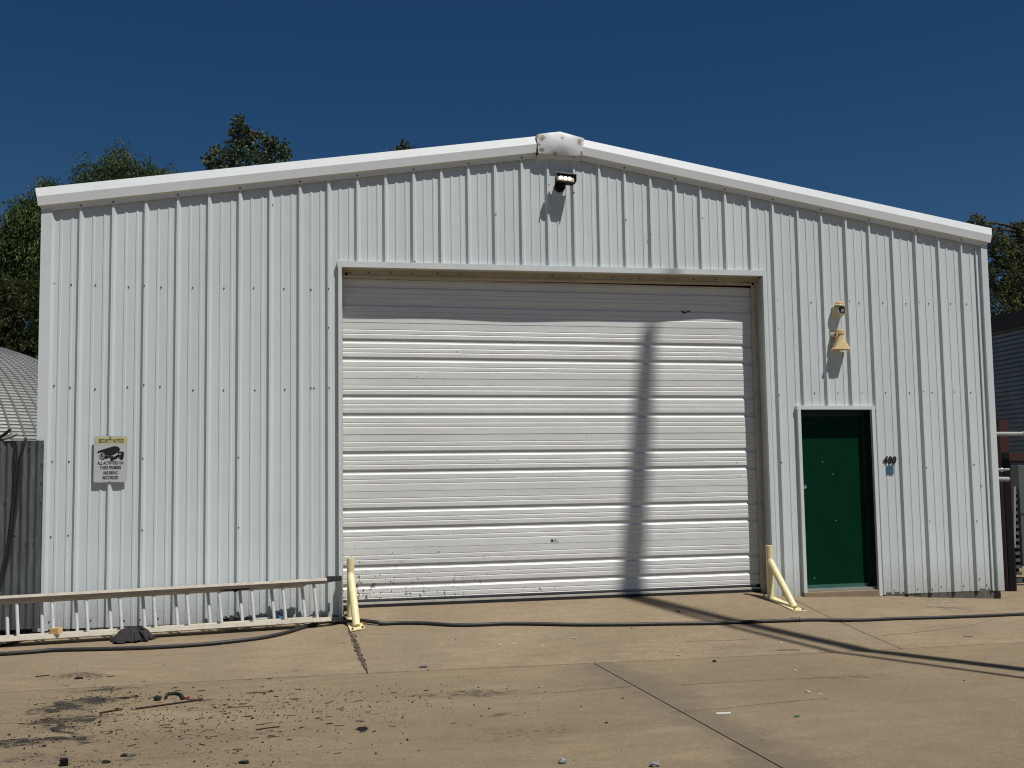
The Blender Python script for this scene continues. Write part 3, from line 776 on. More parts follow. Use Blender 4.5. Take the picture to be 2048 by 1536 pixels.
g = G(); g.prism([HM @ Vector(p) for p in [(-.116, -.005, -.050), (.116, -.005, -.050), (.116, -.005, .052), (-.116, -.005, .052)]],
                 [HM @ Vector(p) for p in [(-.10, .085, -.034), (.10, .085, -.034), (.10, .085, .044), (-.10, .085, .044)]])
g.make('lamp_housing', DARK, fl, bevel=.005)
g = G(); g.box(-.120, -.035, .046, .120, .02, .056, HM).box(-.120, -.035, -.030, -.113, -.004, .046, HM).box(.113, -.035, -.030, .120, -.004, .046, HM); g.make('visor', paint('visor_grey', (.05, .055, .055), .4), fl)
g = G(); g.box(-.092, -.0085, -.033, .095, -.0055, .030, HM); g.make('reflector', paint('reflector', (.25, .22, .15), .4, metal=.5), fl)
for k in range(3):
    c = HM @ Vector((-.052 + .048 * k, -.009, 0)); d = (HM.to_3x3() @ Vector((0, -1, 0)))
    lathe(G(), c, d, [(0, .021), (.004, .020), (.006, .012)], 14).make('led_lens', LED, fl)

# --- siren with amber dome
si = thing('siren', 'cream box siren with amber beacon dome, above the horn loudspeaker', 'siren', (8.36, -.01, 3.4))
q0 = at(1675.5, 612, -.088); q1 = at(1690.5, 629, -.088)
x0, x1, z1, z0 = q0.x, q1.x, q0.z, q1.z
g = G(); fr = rrect(x0, z0, x1, z1, .012, 3); bk = rrect(x0 - .034, z0 - .030, x1 - .012, z1 + .004, .012, 3)
g.prism([Vector((x, -.088, z)) for x, z in fr], [Vector((x, -.006, z)) for x, z in bk]); g.make('siren_case', CREAM, si)
g = G(); inn = rrect(x0 + .008, z0 + .008, x1 - .008, z1 - .008, .014, 3); n = len(inn)
g.prism([Vector((x, -.0895, z)) for x, z in inn], [Vector((x, -.0882, z)) for x, z in inn]); g.make('siren_mouth', paint('siren_inside', (.05, .04, .02), .7), si)
cx, cz = (x0 + x1) / 2, (z0 + z1) / 2
g = G(); g.box(cx - .006, -.095, cz - .016, cx + .022, -.0896, cz + .014); g.make('siren_plug', WHITEP, si)
g = G()
for (ex, ez, fx, fz) in ((x0, z0, x1, z0 + .007), (x0, z1 - .007, x1, z1), (x0, z0, x0 + .007, z1), (x1 - .007, z0, x1, z1)): g.box(ex, -.097, ez, fx, -.0883, fz)
g.make('siren_rim', CREAM, si)
dc = Vector((cx - .016, -.062, z1 + .002))
lathe(G(), dc, (0, 0, 1), [(0, .058), (.010, .058), (.018, .050)], 18).make('beacon_base', CREAM, si, smooth=True)
lathe(G(), dc + Vector((0, 0, .012)), (0, 0, 1), [(0, .048), (.016, .045), (.030, .036), (.040, .020), (.044, .004)], 18).make('beacon_dome', AMBER, si, smooth=True)

# --- horn loudspeaker pointing down
ho = thing('horn_loudspeaker', 'beige horn loudspeaker pointing down, below the siren', 'loudspeaker', (8.36, -.01, 3.07))
hx = at(1681.5, 660, -.11).x; zt = at(1681, 658.5, -.11).z; zb = at(1684, 698, -.12).z
def sq(c, hw, r, n=4):   # rounded square ring in the xy plane
    return [Vector((c.x + x * (1 + .12 * max(0, (hw - .052) / .042)), c.y + y * (1 - .30 * max(0, (hw - .052) / .042)), c.z)) for x, y in rrect(-hw, -hw, hw, hw, r, n)]
rings = []
H = zt - zb
for t, hw, rr in ((0, .046, .044), (.03, .050, .048), (.24, .052, .050), (.26, .046, .044), (.42, .047, .040), (.60, .055, .036), (.75, .068, .030), (.88, .076, .020), (.96, .086, .012), (1.0, .094, .010), (1.02, .094, .010)):
    rings.append(sq(Vector((hx + .004 * t, -.082, zt - H * t)), hw, rr))
for t, hw, rr in ((1.0, .088, .010), (.9, .070, .02), (.72, .055, .03)):
    rings.append(sq(Vector((hx + .004 * t, -.082, zt - H * t)), hw, rr))
G().loft(rings).make('horn', HORNM, ho, smooth=True)
g = G()
for j in range(20):
    a = 2 * math.pi * j / 20; u = Vector((math.cos(a), math.sin(a), 0))
    g.tube([Vector((hx, -.082, zt - .008)) + u * .050, Vector((hx, -.082, zt - H * .23)) + u * .053], .0028, 5)
g.make('driver_ribs', HORNM, ho)
g = G(); g.box(hx - .072, -.125, zt - .080, hx - .050, -.010, zt - .050).box(hx - .08, -.012, zt - .12, hx - .02, -.003, zt - .02).box(hx - .072, -.14, zt - .09, hx - .058, -.09, zt - .04); g.make('bracket', CREAM, ho, bevel=.003)

# ================================================================== BOLLARDS (post, leaning brace, base plate)
def bollard(xp, yp, ztop, yf, xf, label):
    zb0 = gz(xp, yp); zf = gz(xf, yf)
    b = thing('bollard', label, 'bollard', (xp, yp, zb0), 'pale yellow braced pipe bollards beside the roll-up door')
    R = .039
    rings = []
    g = G(); k = 20
    for z, r in ((zb0 + .01, R), (ztop - .004, R), (ztop, R - .004), (ztop - .0, R - .010), (ztop - .05, R - .010)):
        rings.append([Vector((xp + r * math.cos(2 * math.pi * j / k), yp + r * math.sin(2 * math.pi * j / k), z)) for j in range(k)])
    g.loft(rings); g.make('post', YELLOW, b, smooth=True)
    a = Vector((xp, yp - .01, ztop - .17)); f = Vector((xf, yf, zf + .012))
    g = G(); g.tube([a, a * .5 + f * .5, f], R, 20); g.make('brace', YELLOW, b, smooth=True)
    lathe(G(), a + (a - f).normalized() * -.012 + Vector((0, .0, .0)), (a - f), [(0, R + .002), (.02, R * .9), (.035, R * .6), (.04, .01)], 20).make('brace_weld', YELLOW, b, smooth=True)
    g = G(); P0 = []; 
    y1, y0 = yp + .10, yf - .12
    for (x, y) in ((xp - .062, y1), (xp + .062, y1), (xf + .072, y0), (xf - .072, y0)): P0.append(Vector((x, y, gz(x, y) + .002)))
    g.prism(P0, [p + Vector((0, 0, .010)) for p in P0]); g.make('base_plate', YELLOW, b)
    for sx, y in ((-.048, yf - .09), (.050, yf - .09), (-.045, yp + .07), (.045, yp + .07)):
        x = (xf if y < yp - .1 else xp) + sx; z = gz(x, y) + .010
        lathe(G(), (x, y, z), (0, 0, 1), [(0, .014), (.004, .014), (.005, .010), (.014, .009), (.020, .004)], 6).make('anchor_bolt', SCREWM, b)
    return b
bollard(2.672, -.16, .728, -.60, 2.690, 'pale yellow braced bollard at the left edge of the roll-up door by the ladder')
bollard(7.335, -.16, .728, -.60, 7.395, 'pale yellow braced pipe bollard at the right edge of the roll-up door')

# ================================================================== HOSES AND CABLES
def lay(pts, r, n=8):
    out = [ground_at(px, py + 0) for px, py in pts]
    out = spline(out, n)
    return [Vector((p.x, p.y, gz(p.x, p.y) + r)) for p in out]
R1 = .0185
hp = [(-140, 1318), (-60, 1314), (0, 1312), (60, 1308), (110, 1304), (200, 1302), (300, 1299), (400, 1293), (470, 1286), (530, 1278), (575, 1268), (610, 1257), (650, 1248), (690, 1246.5), (725, 1247), (760, 1251), (800, 1249.5), (850, 1250), (905, 1253.5),
      (960, 1253), (1010, 1251), (1080, 1251.5), (1160, 1253), (1260, 1252.5), (1340, 1251), (1420, 1250), (1500, 1247), (1590, 1244)]
lay1 = lay(hp, R1)
for p in lay1:                       # it rides over the foot plate of the left bollard
    if 2.5 < p.x < 2.9 and abs(p.y + .66) < .2: p.z += .012
h1 = G().tube(lay1, R1, 10).make('hose', HOSEM, None, smooth=True)
tag(h1, 'black hose along the front of the roll-up door running left past the ladder', 'hose')
hp2 = [(1594, 1243.5), (1660, 1243), (1730, 1243), (1800, 1240), (1880, 1238), (1960, 1235), (2048, 1231), (2140, 1226)]
h2 = G().tube(lay(hp2, R1 * .93), R1 * .93, 10).make('hose', HOSEM, None, smooth=True)
tag(h2, 'black hose in front of the green door running off to the right', 'hose')
cp = ground_at(1592, 1243.5); cp.z += R1
g = thing('hose_coupling', 'metal coupling joining the two black hoses near the right bollard', 'coupling', cp)
ax = (lay(hp2, R1)[4] - lay1[-6]).normalized()
lathe(G(), cp - ax * .05, ax, [(0, .020), (.004, .026), (.022, .026), (.026, .020), (.034, .019), (.036, .024), (.060, .024), (.063, .019), (.078, .019), (.080, .026), (.098, .026), (.101, .020)], 12).make('coupling_body', SCREWM, g, smooth=True)
G().box(-.006, -.034, -.01, .006, .034, .01, Matrix.Translation(cp)).make('locking_lug', SCREWM, g)

# ================================================================== LADDER ON ITS SIDE
ld = thing('extension_ladder', 'long fibreglass extension ladder lying on its side against the wall, left of the roll-up door', 'ladder', (1.0, -.2, .08))
# ladder frame: s runs along the rails (from the feet at the right towards the left), the lower rail stands out more than the upper one
def lad(px_r, py_r, Yr, px_l, py_l, Yl):
    return at(px_r, py_r, Yr), at(px_l, py_l, Yl)
lowR, lowL = lad(664, 1240.5, -.29, 0, 1282, -.50)
topR, topL = lad(655, 1158.5, -.205, 0, 1195, -.41)
EXT = .35
lowE = lowL + (lowL - lowR).normalized() * EXT; topE = topL + (topL - topR).normalized() * EXT
upd = ((topR - lowR)).normalized()            # across the ladder
axd = (lowR - lowL).normalized()
nrm = axd.cross(upd).normalized()             # thickness direction (towards the viewer)
if nrm.y > 0: nrm = -nrm
def rail(A, B, off, name, flip=1, wdt=.036, dep=.074):
    """channel rail: web across, two flanges; A,B centre line of the outer face"""
    t = (B - A).normalized(); n = nrm; u = upd * flip      # u points outwards
    g = G(); w2 = dep / 2
    def bar(u0, u1, n0, n1):
        P = [A + u * a + n * b + n * off for a, b in ((u0, n0), (u1, n0), (u1, n1), (u0, n1))]
        Q = [p + (B - A) for p in P]; g.prism(P, Q)
    bar(-.004, .004, -w2, w2); bar(-wdt + .004, -.0041, -w2, -w2 + .005); bar(-wdt + .004, -.0041, w2 - .005, w2)
    bar(.0041, .010, w2 - .006, w2 + .0); bar(.0041, .010, -w2, -w2 + .006)
    r = g.make(name, RAILM, ld)
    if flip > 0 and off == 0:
        g = G(); bar(-wdt - .012, -wdt + .019, w2 + .0005, w2 + .004); g.make('rail_lip', RAILD, ld)  # dark brown strip over the lower edge of the top rail's front flange
    return r
secs = [(.0, 0.0, 0.), (-.078, .022, -.20)]      # front (base) section and rear section: offset, inset, shift of the rungs
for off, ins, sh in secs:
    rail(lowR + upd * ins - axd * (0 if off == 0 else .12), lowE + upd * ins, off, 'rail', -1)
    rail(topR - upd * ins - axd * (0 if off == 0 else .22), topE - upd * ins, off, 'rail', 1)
fr = [635, 572, 509, 444, 379, 312, 244, 176, 107, 36, -38]
bk = [613, 551, 487, 422, 356, 290, 222, 154, 84, 14, -58]
def on_rail(px, A, B):
    # parameter along the rail for a picture column, taken at the rail's own depth
    best = min(range(2001), key=lambda k: abs(px - proj(A + (B - A) * (k / 2000 * 1.12 - .02))[0]))
    return A + (B - A) * (best / 2000 * 1.12 - .02)
def proj(P):
    v = P - CAM; z = v.dot(FW); return (1024 + FPX * v.dot(RT) / z, 768 - FPX * v.dot(UP) / z)
def rung(px, off, ins):
    a = on_rail(px, lowR, lowE) + nrm * off; s = (a - nrm * off - lowR).length / (lowE - lowR).length
    b = topR + (topE - topR) * 0 + (-axd) * ((a - nrm * off - lowR).length) ; b = b + nrm * off
    d = (b - a); d = upd * d.dot(upd)
    a2 = a + upd * (ins + .004); b2 = a + d - upd * (ins + .004)
    g = G().tube([a2, b2], .0165, 12); r = g.make('rung', ALU, ld, smooth=True)
    return a2, b2
rf = [rung(px, 0, 0) for px in fr]; rb = [rung(px, -.078, .022) for px in bk]
g = G()
for a2, b2 in (rf[7], rf[1]):
    u = (b2 - a2).normalized(); G().tube([a2 + u * .004, a2 + u * .03], .0205, 12).make('rung_lock', BLACK, ld); G().tube([b2 - u * .045, b2 - u * .004], .0205, 12).make('rung_lock', BLACK, ld)

# rope pulley / bracket hanging under the upper rail
a2, b2 = rf[2]; b0 = rf[3][1]
g = G(); u = upd
g.tube([b0 - u * .035 + nrm * .02, (b0 + b2) * .5 - u * .062, b2 - u * .035 + nrm * .02], .007, 6)
g.tube([b0 - u * .06, (b0 + b2) * .5 - u * .05 - nrm * .02, b2 - u * .02], .005, 6)
g.tube([(b0 + b2) * .5 - u * .02, (b0 + b2) * .5 - u * .075], .016, 8).tube([b0 + (b2 - b0) * .25 - u * .03, b0 + (b2 - b0) * .25 - u * .06], .010, 8)
g.box(-.045, -.012, -.012, .045, .012, .012, Matrix.Translation(b0 * .2 + b2 * .8 - u * .045)); g.make('pulley_bracket', BLACK, ld)
# rubber feet with treads
for base in (lowR, topR):
    o = G(); M = Matrix((axd, nrm, upd)).transposed().to_4x4(); M.translation = base
    o.box(-.01, -.04, -.026, .035, .04, .026, M)
    for k in range(4): o.box(.037 + k * .026, -.038, -.024 + .002 * k, .057 + k * .026, .038, .026, M); o.box(.034 + k * .026, -.034, -.018, .060 + k * .026, .034, .018, M)
    o.make('rubber_foot', BLACK, ld, bevel=.003)

# things lying on the ladder
def blob_cloth(name, c, rx, ry, rz, mat, seed, folds=9, n=34, drape=0):
    rg = random.Random(seed); V = []; F = []
    ph = [rg.uniform(0, 6) for _ in range(8)]
    for j in range(n + 1):
        for i in range(n + 1):
            a = 2 * math.pi * i / n; t = j / n
            rr = t ** .8 * (1 + .16 * math.sin(3 * a + ph[0]) + .10 * math.sin(5 * a + ph[1]))
            x = rr * rx * math.cos(a); y = rr * ry * math.sin(a)
            h = (1 - t ** 2.2) * rz
            h += rz * .20 * math.sin(folds * a + 5 * t + ph[2]) * t * (1.1 - t * .8) + rz * .13 * math.sin((folds * 2 + 1) * a + ph[3] + 7 * t) * t
            h += rz * .14 * math.sin(9 * x / rx + ph[4]) * (1 - t)
            V.append(Vector(c) + Vector((x, y, max(h, .001) + (drape * y / ry * t if drape else 0))))
    for j in range(n):
        for i in range(n):
            F.append((j * (n + 1) + i, j * (n + 1) + i + 1, (j + 1) * (n + 1) + i + 1, (j + 1) * (n + 1) + i))
    o = pyd(name, V, F, mat, None, smooth=True); return o
P = at(262, 1272, -.50); zg = gz(P.x, P.y)
c = blob_cloth('rag', (P.x + .0, -.47, zg + .0), .185, .15, .115, CLOTH, 4, 11)
kx, ky = P.x + .03, -.47
FG = G(); rg = random.Random(12)
for k in range(26):
    an = rg.uniform(math.pi * .9, math.pi * 2.25); L = rg.uniform(.10, .20)
    e = Vector((kx + L * math.cos(an) * 1.1, ky + L * math.sin(an) * .85, 0)); e.z = max(zg + .008, gz(e.x, e.y) + .008)
    s0 = Vector((kx + rg.uniform(-.05, .05), ky + rg.uniform(-.03, .05), zg + rg.uniform(.085, .12)))
    mdl = s0.lerp(e, .5) + Vector((rg.uniform(-.02, .02), rg.uniform(-.02, .02), rg.uniform(.012, .035)))
    FG.tube(spline([s0, mdl, e], 5), [.010 + rg.uniform(0, .007)] * 11, 6)
FG.make('folds', CLOTH, c, smooth=True, kind='stuff')
tag(c, 'crumpled dark grey rag heaped over the lower rail of the ladder', 'rag')
P = at(113, 1262, -.45)
M = Matrix.Translation((P.x, -.47, P.z + .002)) @ Matrix.Rotation(rad(-24), 4, 'Z') @ Matrix.Rotation(rad(-4), 4, 'Y')
tag(G().box(-.045, -.035, -.032, .045, .035, .03, M).make('wood_block', WOOD, None, bevel=.002), 'small block of fresh pale wood lying on the ladder rail', 'block')
def crumple(name, px, py, Y, sx, sy, sz, mat, seed, label, cat):
    P = at(px, py, Y); rg = random.Random(seed)
    g = G()
    bm = bmesh.new(); bmesh.ops.create_icosphere(bm, subdivisions=3, radius=1)
    for v in bm.verts:
        k = 1 + .22 * math.sin(5 * v.co.x + seed) * math.cos(6 * v.co.y) + .16 * math.sin(13 * v.co.z + 4 * v.co.x) + rg.uniform(-.09, .09)
        v.co = Vector((v.co.x * sx * k, v.co.y * sy * k, v.co.z * sz * k)) + P
    me = bpy.data.meshes.new(name); bm.to_mesh(me); bm.free()
    return tag(link_mesh(name, me, mat), label, cat)
crumple('plastic_bag', 462, 1238, -.20, .098, .05, .032, PLASTIC, 2, 'crumpled black plastic bag behind the lower ladder rail, larger of the two', 'bag')
crumple('plastic_scrap', 501, 1237, -.19, .047, .04, .024, PLASTIC, 5, 'small black plastic scrap behind the lower ladder rail', 'scrap')
P = at(560, 1234, -.12)
V = [(P.x - .022, -.12, P.z - .03), (P.x + .05, -.10, P.z - .035), (P.x + .035, -.14, P.z + .0), (P.x - .015, -.12, P.z + .055), (P.x - .024, -.15, P.z + .02), (P.x + .01, -.16, P.z - .02)]
tag(pyd('blue_rag', V, [(0, 1, 2), (0, 2, 4), (4, 2, 3), (0, 5, 1), (5, 4, 2), (5, 2, 1), (0, 4, 5)], BLUE), 'small folded blue cloth between the wall and the ladder', 'cloth')
P = at(525, 1237, -.16); tag(G().box(-.075, -.012, -.007, .075, .012, .007, Matrix.Translation(P)).make('white_strip', PAPER), 'short white strip resting behind the lower ladder rail', 'strip')
# second cable running under the left end of the ladder
g = G().tube(lay([(-120, 1312), (-40, 1303), (10, 1292), (60, 1280), (120, 1270), (200, 1262), (300, 1256), (420, 1249), (560, 1243), (670, 1240)], .012), .012, 8).make('cable', BLACK, None, smooth=True)
tag(g, 'thin black cable on the ground underneath the ladder', 'cable')

# ================================================================== LEFT SIDE: FENCE SHEET, CABLES, DOME
fe = thing('metal_fence', 'dark weathered corrugated metal fence sheet at the left corner of the warehouse', 'fence', (-.9, -.08, .05))
def corr(xa, xb, zb, zt, y, pitch=.068, amp=.009, n=8, jag=0):
    V = []; F = []; k = int((xb - xa) / pitch * n)
    for i in range(k + 1):
        x = xa + (xb - xa) * i / k; yy = y + amp * math.cos(2 * math.pi * (x - xa) / pitch)
        V += [(x, yy, zb), (x, yy, zt)]
    for i in range(k): F.append((2 * i, 2 * i + 2, 2 * i + 3, 2 * i + 1))
    return V, F
for xa, xb, yy in ((-3.6, -2.85, -.086), (-2.86, -2.05, -.080), (-2.06, -1.2, -.086), (-1.21, -.312, -.080)):
    V, F = corr(xa, xb, .135, 1.955, yy); pyd('fence_sheet', V, F, GALV, fe, smooth=True)
g = G()
for px, py in ((30, 893), (59, 893), (86, 886), (85, 923), (84, 960), (83, 1000), (30, 1070), (54, 1081), (69, 1081), (50, 1256), (65, 1256), (77, 1252), (3, 897), (11, 1000), (42, 1256)):
    P = at(px, py, -.09); lathe(g, (P.x, -.088, P.z), (0, -1, 0), [(0, .008), (.003, .007), (.008, .004)], 6)
g.make('fence_screw', STEEL, fe, kind='stuff')
g = G().box(-3.6, -.06, .02, -.40, -.02, .12); g.make('bottom_rail', DARK, fe)
def cable_px(pts, Y, r, name, label):
    P = spline([at(px, py, y) for px, py, y in pts], 8)
    o = G().tube(P, r, 8).make(name, HOSEM, None, smooth=True); return tag(o, label, 'cable')
cable_px([(49, 905, .02), (50, 884, -.03), (52, 878, -.09), (49, 884, -.14), (43, 910, -.13), (38, 950, -.12), (34, 1000, -.12), (28, 1050, -.12), (20, 1100, -.12), (8, 1150, -.12), (-4, 1185, -.13), (-20, 1210, -.2)], 0, .013, 'cable', 'black cable hanging over the corrugated fence, the right one of the pair')
cable_px([(33, 905, .02), (33, 884, -.06), (34, 890, -.13), (33, 930, -.12), (30, 980, -.115), (24, 1040, -.115), (12, 1110, -.12), (-2, 1165, -.13), (-16, 1200, -.2)], 0, .010, 'cable', 'black cable hanging over the corrugated fence, the left one of the pair')
for (a, b, c, lab) in (((-30, 888), (5, 872), (21, 859), 'upper black cable end with grey tape sticking up above the fence'), ((-30, 892), (8, 878), (36, 868), 'lower black cable end with pale cap sticking up above the fence')):
    A, B_, C_ = at(*a, -.05), at(*b, -.08), at(*c, -.12)
    t = thing('cable_end', lab, 'cable', A, 'taped cable ends above the fence')
    G().tube([A, B_], .014, 8).make('sleeve', BLACK, t, smooth=True)
    G().tube([B_, B_ * .5 + C_ * .5], .017, 8).make('tape', INKG if 'lower' in lab else BLACK, t, smooth=True)
    G().tube([B_ * .5 + C_ * .5, C_], .015, 8).make('plug', BLACK if 'upper' in lab else INKG, t, smooth=True)

# ribbed steel dome beyond the fence
DR = 5.0; dcen = at(-139, 979, 13.2); dcen.z = -.46
dm = thing('metal_dome', 'grey ribbed steel dome roof behind the fence on the far left', 'dome', (dcen.x, dcen.y, -.1))
NM = 108; da = 2 * math.pi / NM
V = []; F = []
rows_ = []; ph = 4.0
while ph < 84:
    for d, rr in ((0, .0), (.12, .020), (.50, .024), (.93, .0)): rows_.append((rad(ph + d * .95), DR + rr))
    ph += .95
for t, r in rows_:
    for a, e in ((-da / 2, .0), (-da / 2 * .84, .034), (-da / 2 * .80, 0), (da / 2 * .80, 0), (da / 2 * .84, .034), (da / 2, 0)):
        q = r if abs(a) < da / 2 * .81 else DR + e
        V.append((q * math.cos(t) * math.cos(a), q * math.cos(t) * math.sin(a), q * math.sin(t)))
for j in range(len(rows_) - 1):
    for i in range(5): F.append((j * 6 + i, j * 6 + i + 1, (j + 1) * 6 + i + 1, (j + 1) * 6 + i))
me = bpy.data.meshes.new('roof_panel'); me.from_pydata(V, [], F); me.materials.append(DOMEM)
for k in range(NM):
    o = bpy.data.objects.new('roof_panel', me); COL.objects.link(o); o.parent = dm
    o.location = (0, 0, -.36); o.rotation_euler = (0, 0, k * da)

# ================================================================== RIGHT SIDE YARD
# neighbouring shed: corrugated sheets, long dark fascia
P0 = at(1983, 690, 9.5); P1 = at(2100, 640, 4.4)
a0 = Vector((P0.x - .25, 9.9, 0)); a1 = Vector((P1.x + 1.6, .6, 0)); dv = (a1 - a0); L = dv.length; dv.normalize(); nv = Vector((dv.y, -dv.x, 0))
if nv.x > 0: nv = -nv
z1 = at(1990, 665, 9.2).z; z2 = at(2048, 646, 6.2).z
sh = thing('shed', 'blue-grey corrugated shed with dark roof edge, right of the warehouse', 'shed', (a0.x, a0.y, 0))
zt0 = 4.55
nseg = 5
for k in range(nseg):
    V = []; F = []; A = a0 + dv * (L * k / nseg); Bq = a0 + dv * (L * (k + 1) / nseg - .01)
    zs = []; z = -.2; pitch = .095
    while z < zt0: 
        for d, o_ in ((0, 0), (.25, .018), (.5, .024), (.75, .018)): zs.append((z + d * pitch, o_))
        z += pitch
    for z, o_ in zs:
        for p in (A, Bq): q = p + nv * (o_ + .003 * (k % 2)); V.append((q.x, q.y, z))
    for j in range(len(zs) - 1): F.append((2 * j, 2 * j + 1, 2 * j + 3, 2 * j + 2))
    pyd('shed_sheet', V, F, BLUEGREY, sh, smooth=True)
def oriented(A, Bq, n0, n1, z0, z1, name, mat, parent):
    P = [A + nv * n0 + Vector((0, 0, z0)), A + nv * n1 + Vector((0, 0, z0)), A + nv * n1 + Vector((0, 0, z1)), A + nv * n0 + Vector((0, 0, z1))]
    return G().prism(P, [p + (Bq - A) for p in P]).make(name, mat, parent)
oriented(a0 - dv * .3, a1, .03, .16, zt0 - .08, zt0 + .20, 'fascia', FASCIA, sh)
oriented(a0 - dv * .3, a1, -5.0, .17, zt0 + .201, zt0 + .23, 'roof', FASCIA, sh)
oriented(a0 - dv * .0, a0 + dv * .05, -5, -.03, -.2, zt0 - .1, 'end_wall', BLUEGREY, sh)
oriented(a0, a1, -5, -4.95, -.2, zt0 - .1, 'rear_wall', BLUEGREY, sh)

# red steel gate frame with pipes; overhead shade is put into its dark colours
gt = thing('steel_gate_frame', 'shade-darkened red steel post and beam frame beside the right corner of the warehouse', 'gate frame', (10.8, .9, 0))
Yg = .9
q = at(1998, 840, Yg); q2 = at(2016, 840, Yg)
G().box(q.x, Yg, -.25, q2.x, Yg + .14, q.z).make('post', RED_SHADED, gt)
b1 = at(2003, 906, Yg - .02); b2 = at(2003, 927, Yg - .02)
G().box(q2.x + .001, Yg + .0, b2.z, 14.5, Yg + .12, b1.z).make('beam', RED_SHADED, gt)
w1 = at(2000, 990, Yg); w2 = at(2026, 1180, Yg)
G().box(q.x + .02, Yg - .012, -.02, at(2027, 1100, Yg).x, Yg - .002, at(2010, 905, Yg).z).make('steel_plate', DARK, gt)
c1 = at(2018, 1190, Yg - .1)
G().box(q.x - .02, Yg - .12, -.06, 14.2, Yg - .02, at(2010, 1188, Yg).z).make('bottom_beam', DARK, gt)
def pipe(pts, r, label, name='pipe', mat=WHITEP, cat='pipe', cut=None):
    t = thing(name, label, cat, pts[0])
    G().tube(pts, r, 12).make('pipe_run', mat, t, smooth=True); return t
p_ = pipe([at(1975, 868, .72), at(2120, 868, .72)], .028, 'long white horizontal pipe in front of the red post, uppermost of three')
lathe(G(), at(2044, 868, .72), (1, 0, 0), [(0, .034), (.03, .034)], 12).make('collar', WHITEP, p_, smooth=True)
p_ = pipe([at(1985, 940, .74), at(2018, 939, .74)], .017, 'short thin white pipe with a union fitting beside the red post')
lathe(G(), at(2003, 939.5, .74) - Vector((.02, 0, 0)), (1, 0, 0), [(0, .022), (.01, .027), (.04, .027), (.05, .022)], 10).make('union', STEEL, p_, smooth=True)
pipe([at(1985, 958, .74), at(2017, 958.5, .74)], .030, 'short thick white pipe stub, lowest of the three beside the red post')
pipe([at(2028, 973, 1.0), at(2028, 1095, 1.0)], .020, 'vertical white pipe between the red post and the grey cabinet')
# grey cabinet and louvres behind
cb = thing('cabinet', 'grey metal cabinet with side vents behind the red steel frame', 'cabinet', (11.9, 2.2, 0))
k0 = at(2036, 930, 1.9); k1 = at(2120, 1130, 1.9)
G().box(k0.x, 1.9, k1.z, k1.x + .3, 2.7, k0.z).make('cabinet_body', GREYBOX, cb, bevel=.01)
mid = at(2040, 1028, 1.9); G().box(k0.x - .002, 1.892, mid.z - .004, k1.x + .3, 1.899, mid.z + .004).make('door_gap', DARK, cb)
for k in range(14):
    zz_ = at(2033, 985 + k * 13.5, 1.95).z; xx = k0.x
    G().box(xx - .085, 1.93, zz_ - .022, xx - .002, 1.97, zz_ + .022).make('vent_slat', GREYBOX if k % 1 == 0 else DARK, cb)
G().box(k0.x - .1, 1.99, k1.z - .1, k0.x - .003, 2.6, at(2030, 980, 1.95).z).make('vent_back', DARK, cb)

# utility pole out of frame to the right: its soft shadow falls on the door and the pavement
up = thing('utility_pole', 'tall leaning wooden utility pole with a slanting rod added for a second shadow, in the yard to the right', 'pole', (9.98, -7.1, -.2))
b0, t0 = Vector((9.97, -7.10, -.4)), Vector((11.56, -7.10, 19.6))
G().tube([b0, t0], [.10, .100], 16).make('pole', POLEM, up, smooth=True)
G().tube([b0 + Vector((-.50, -.32, 0)), b0 * .02 + t0 * .98 + Vector((-.04, -.05, 0))], [.022, .06], 10).make('shadow_rod', INKG, up, smooth=True)  # unseen rod, added and tapered to cast the faint second shadow band

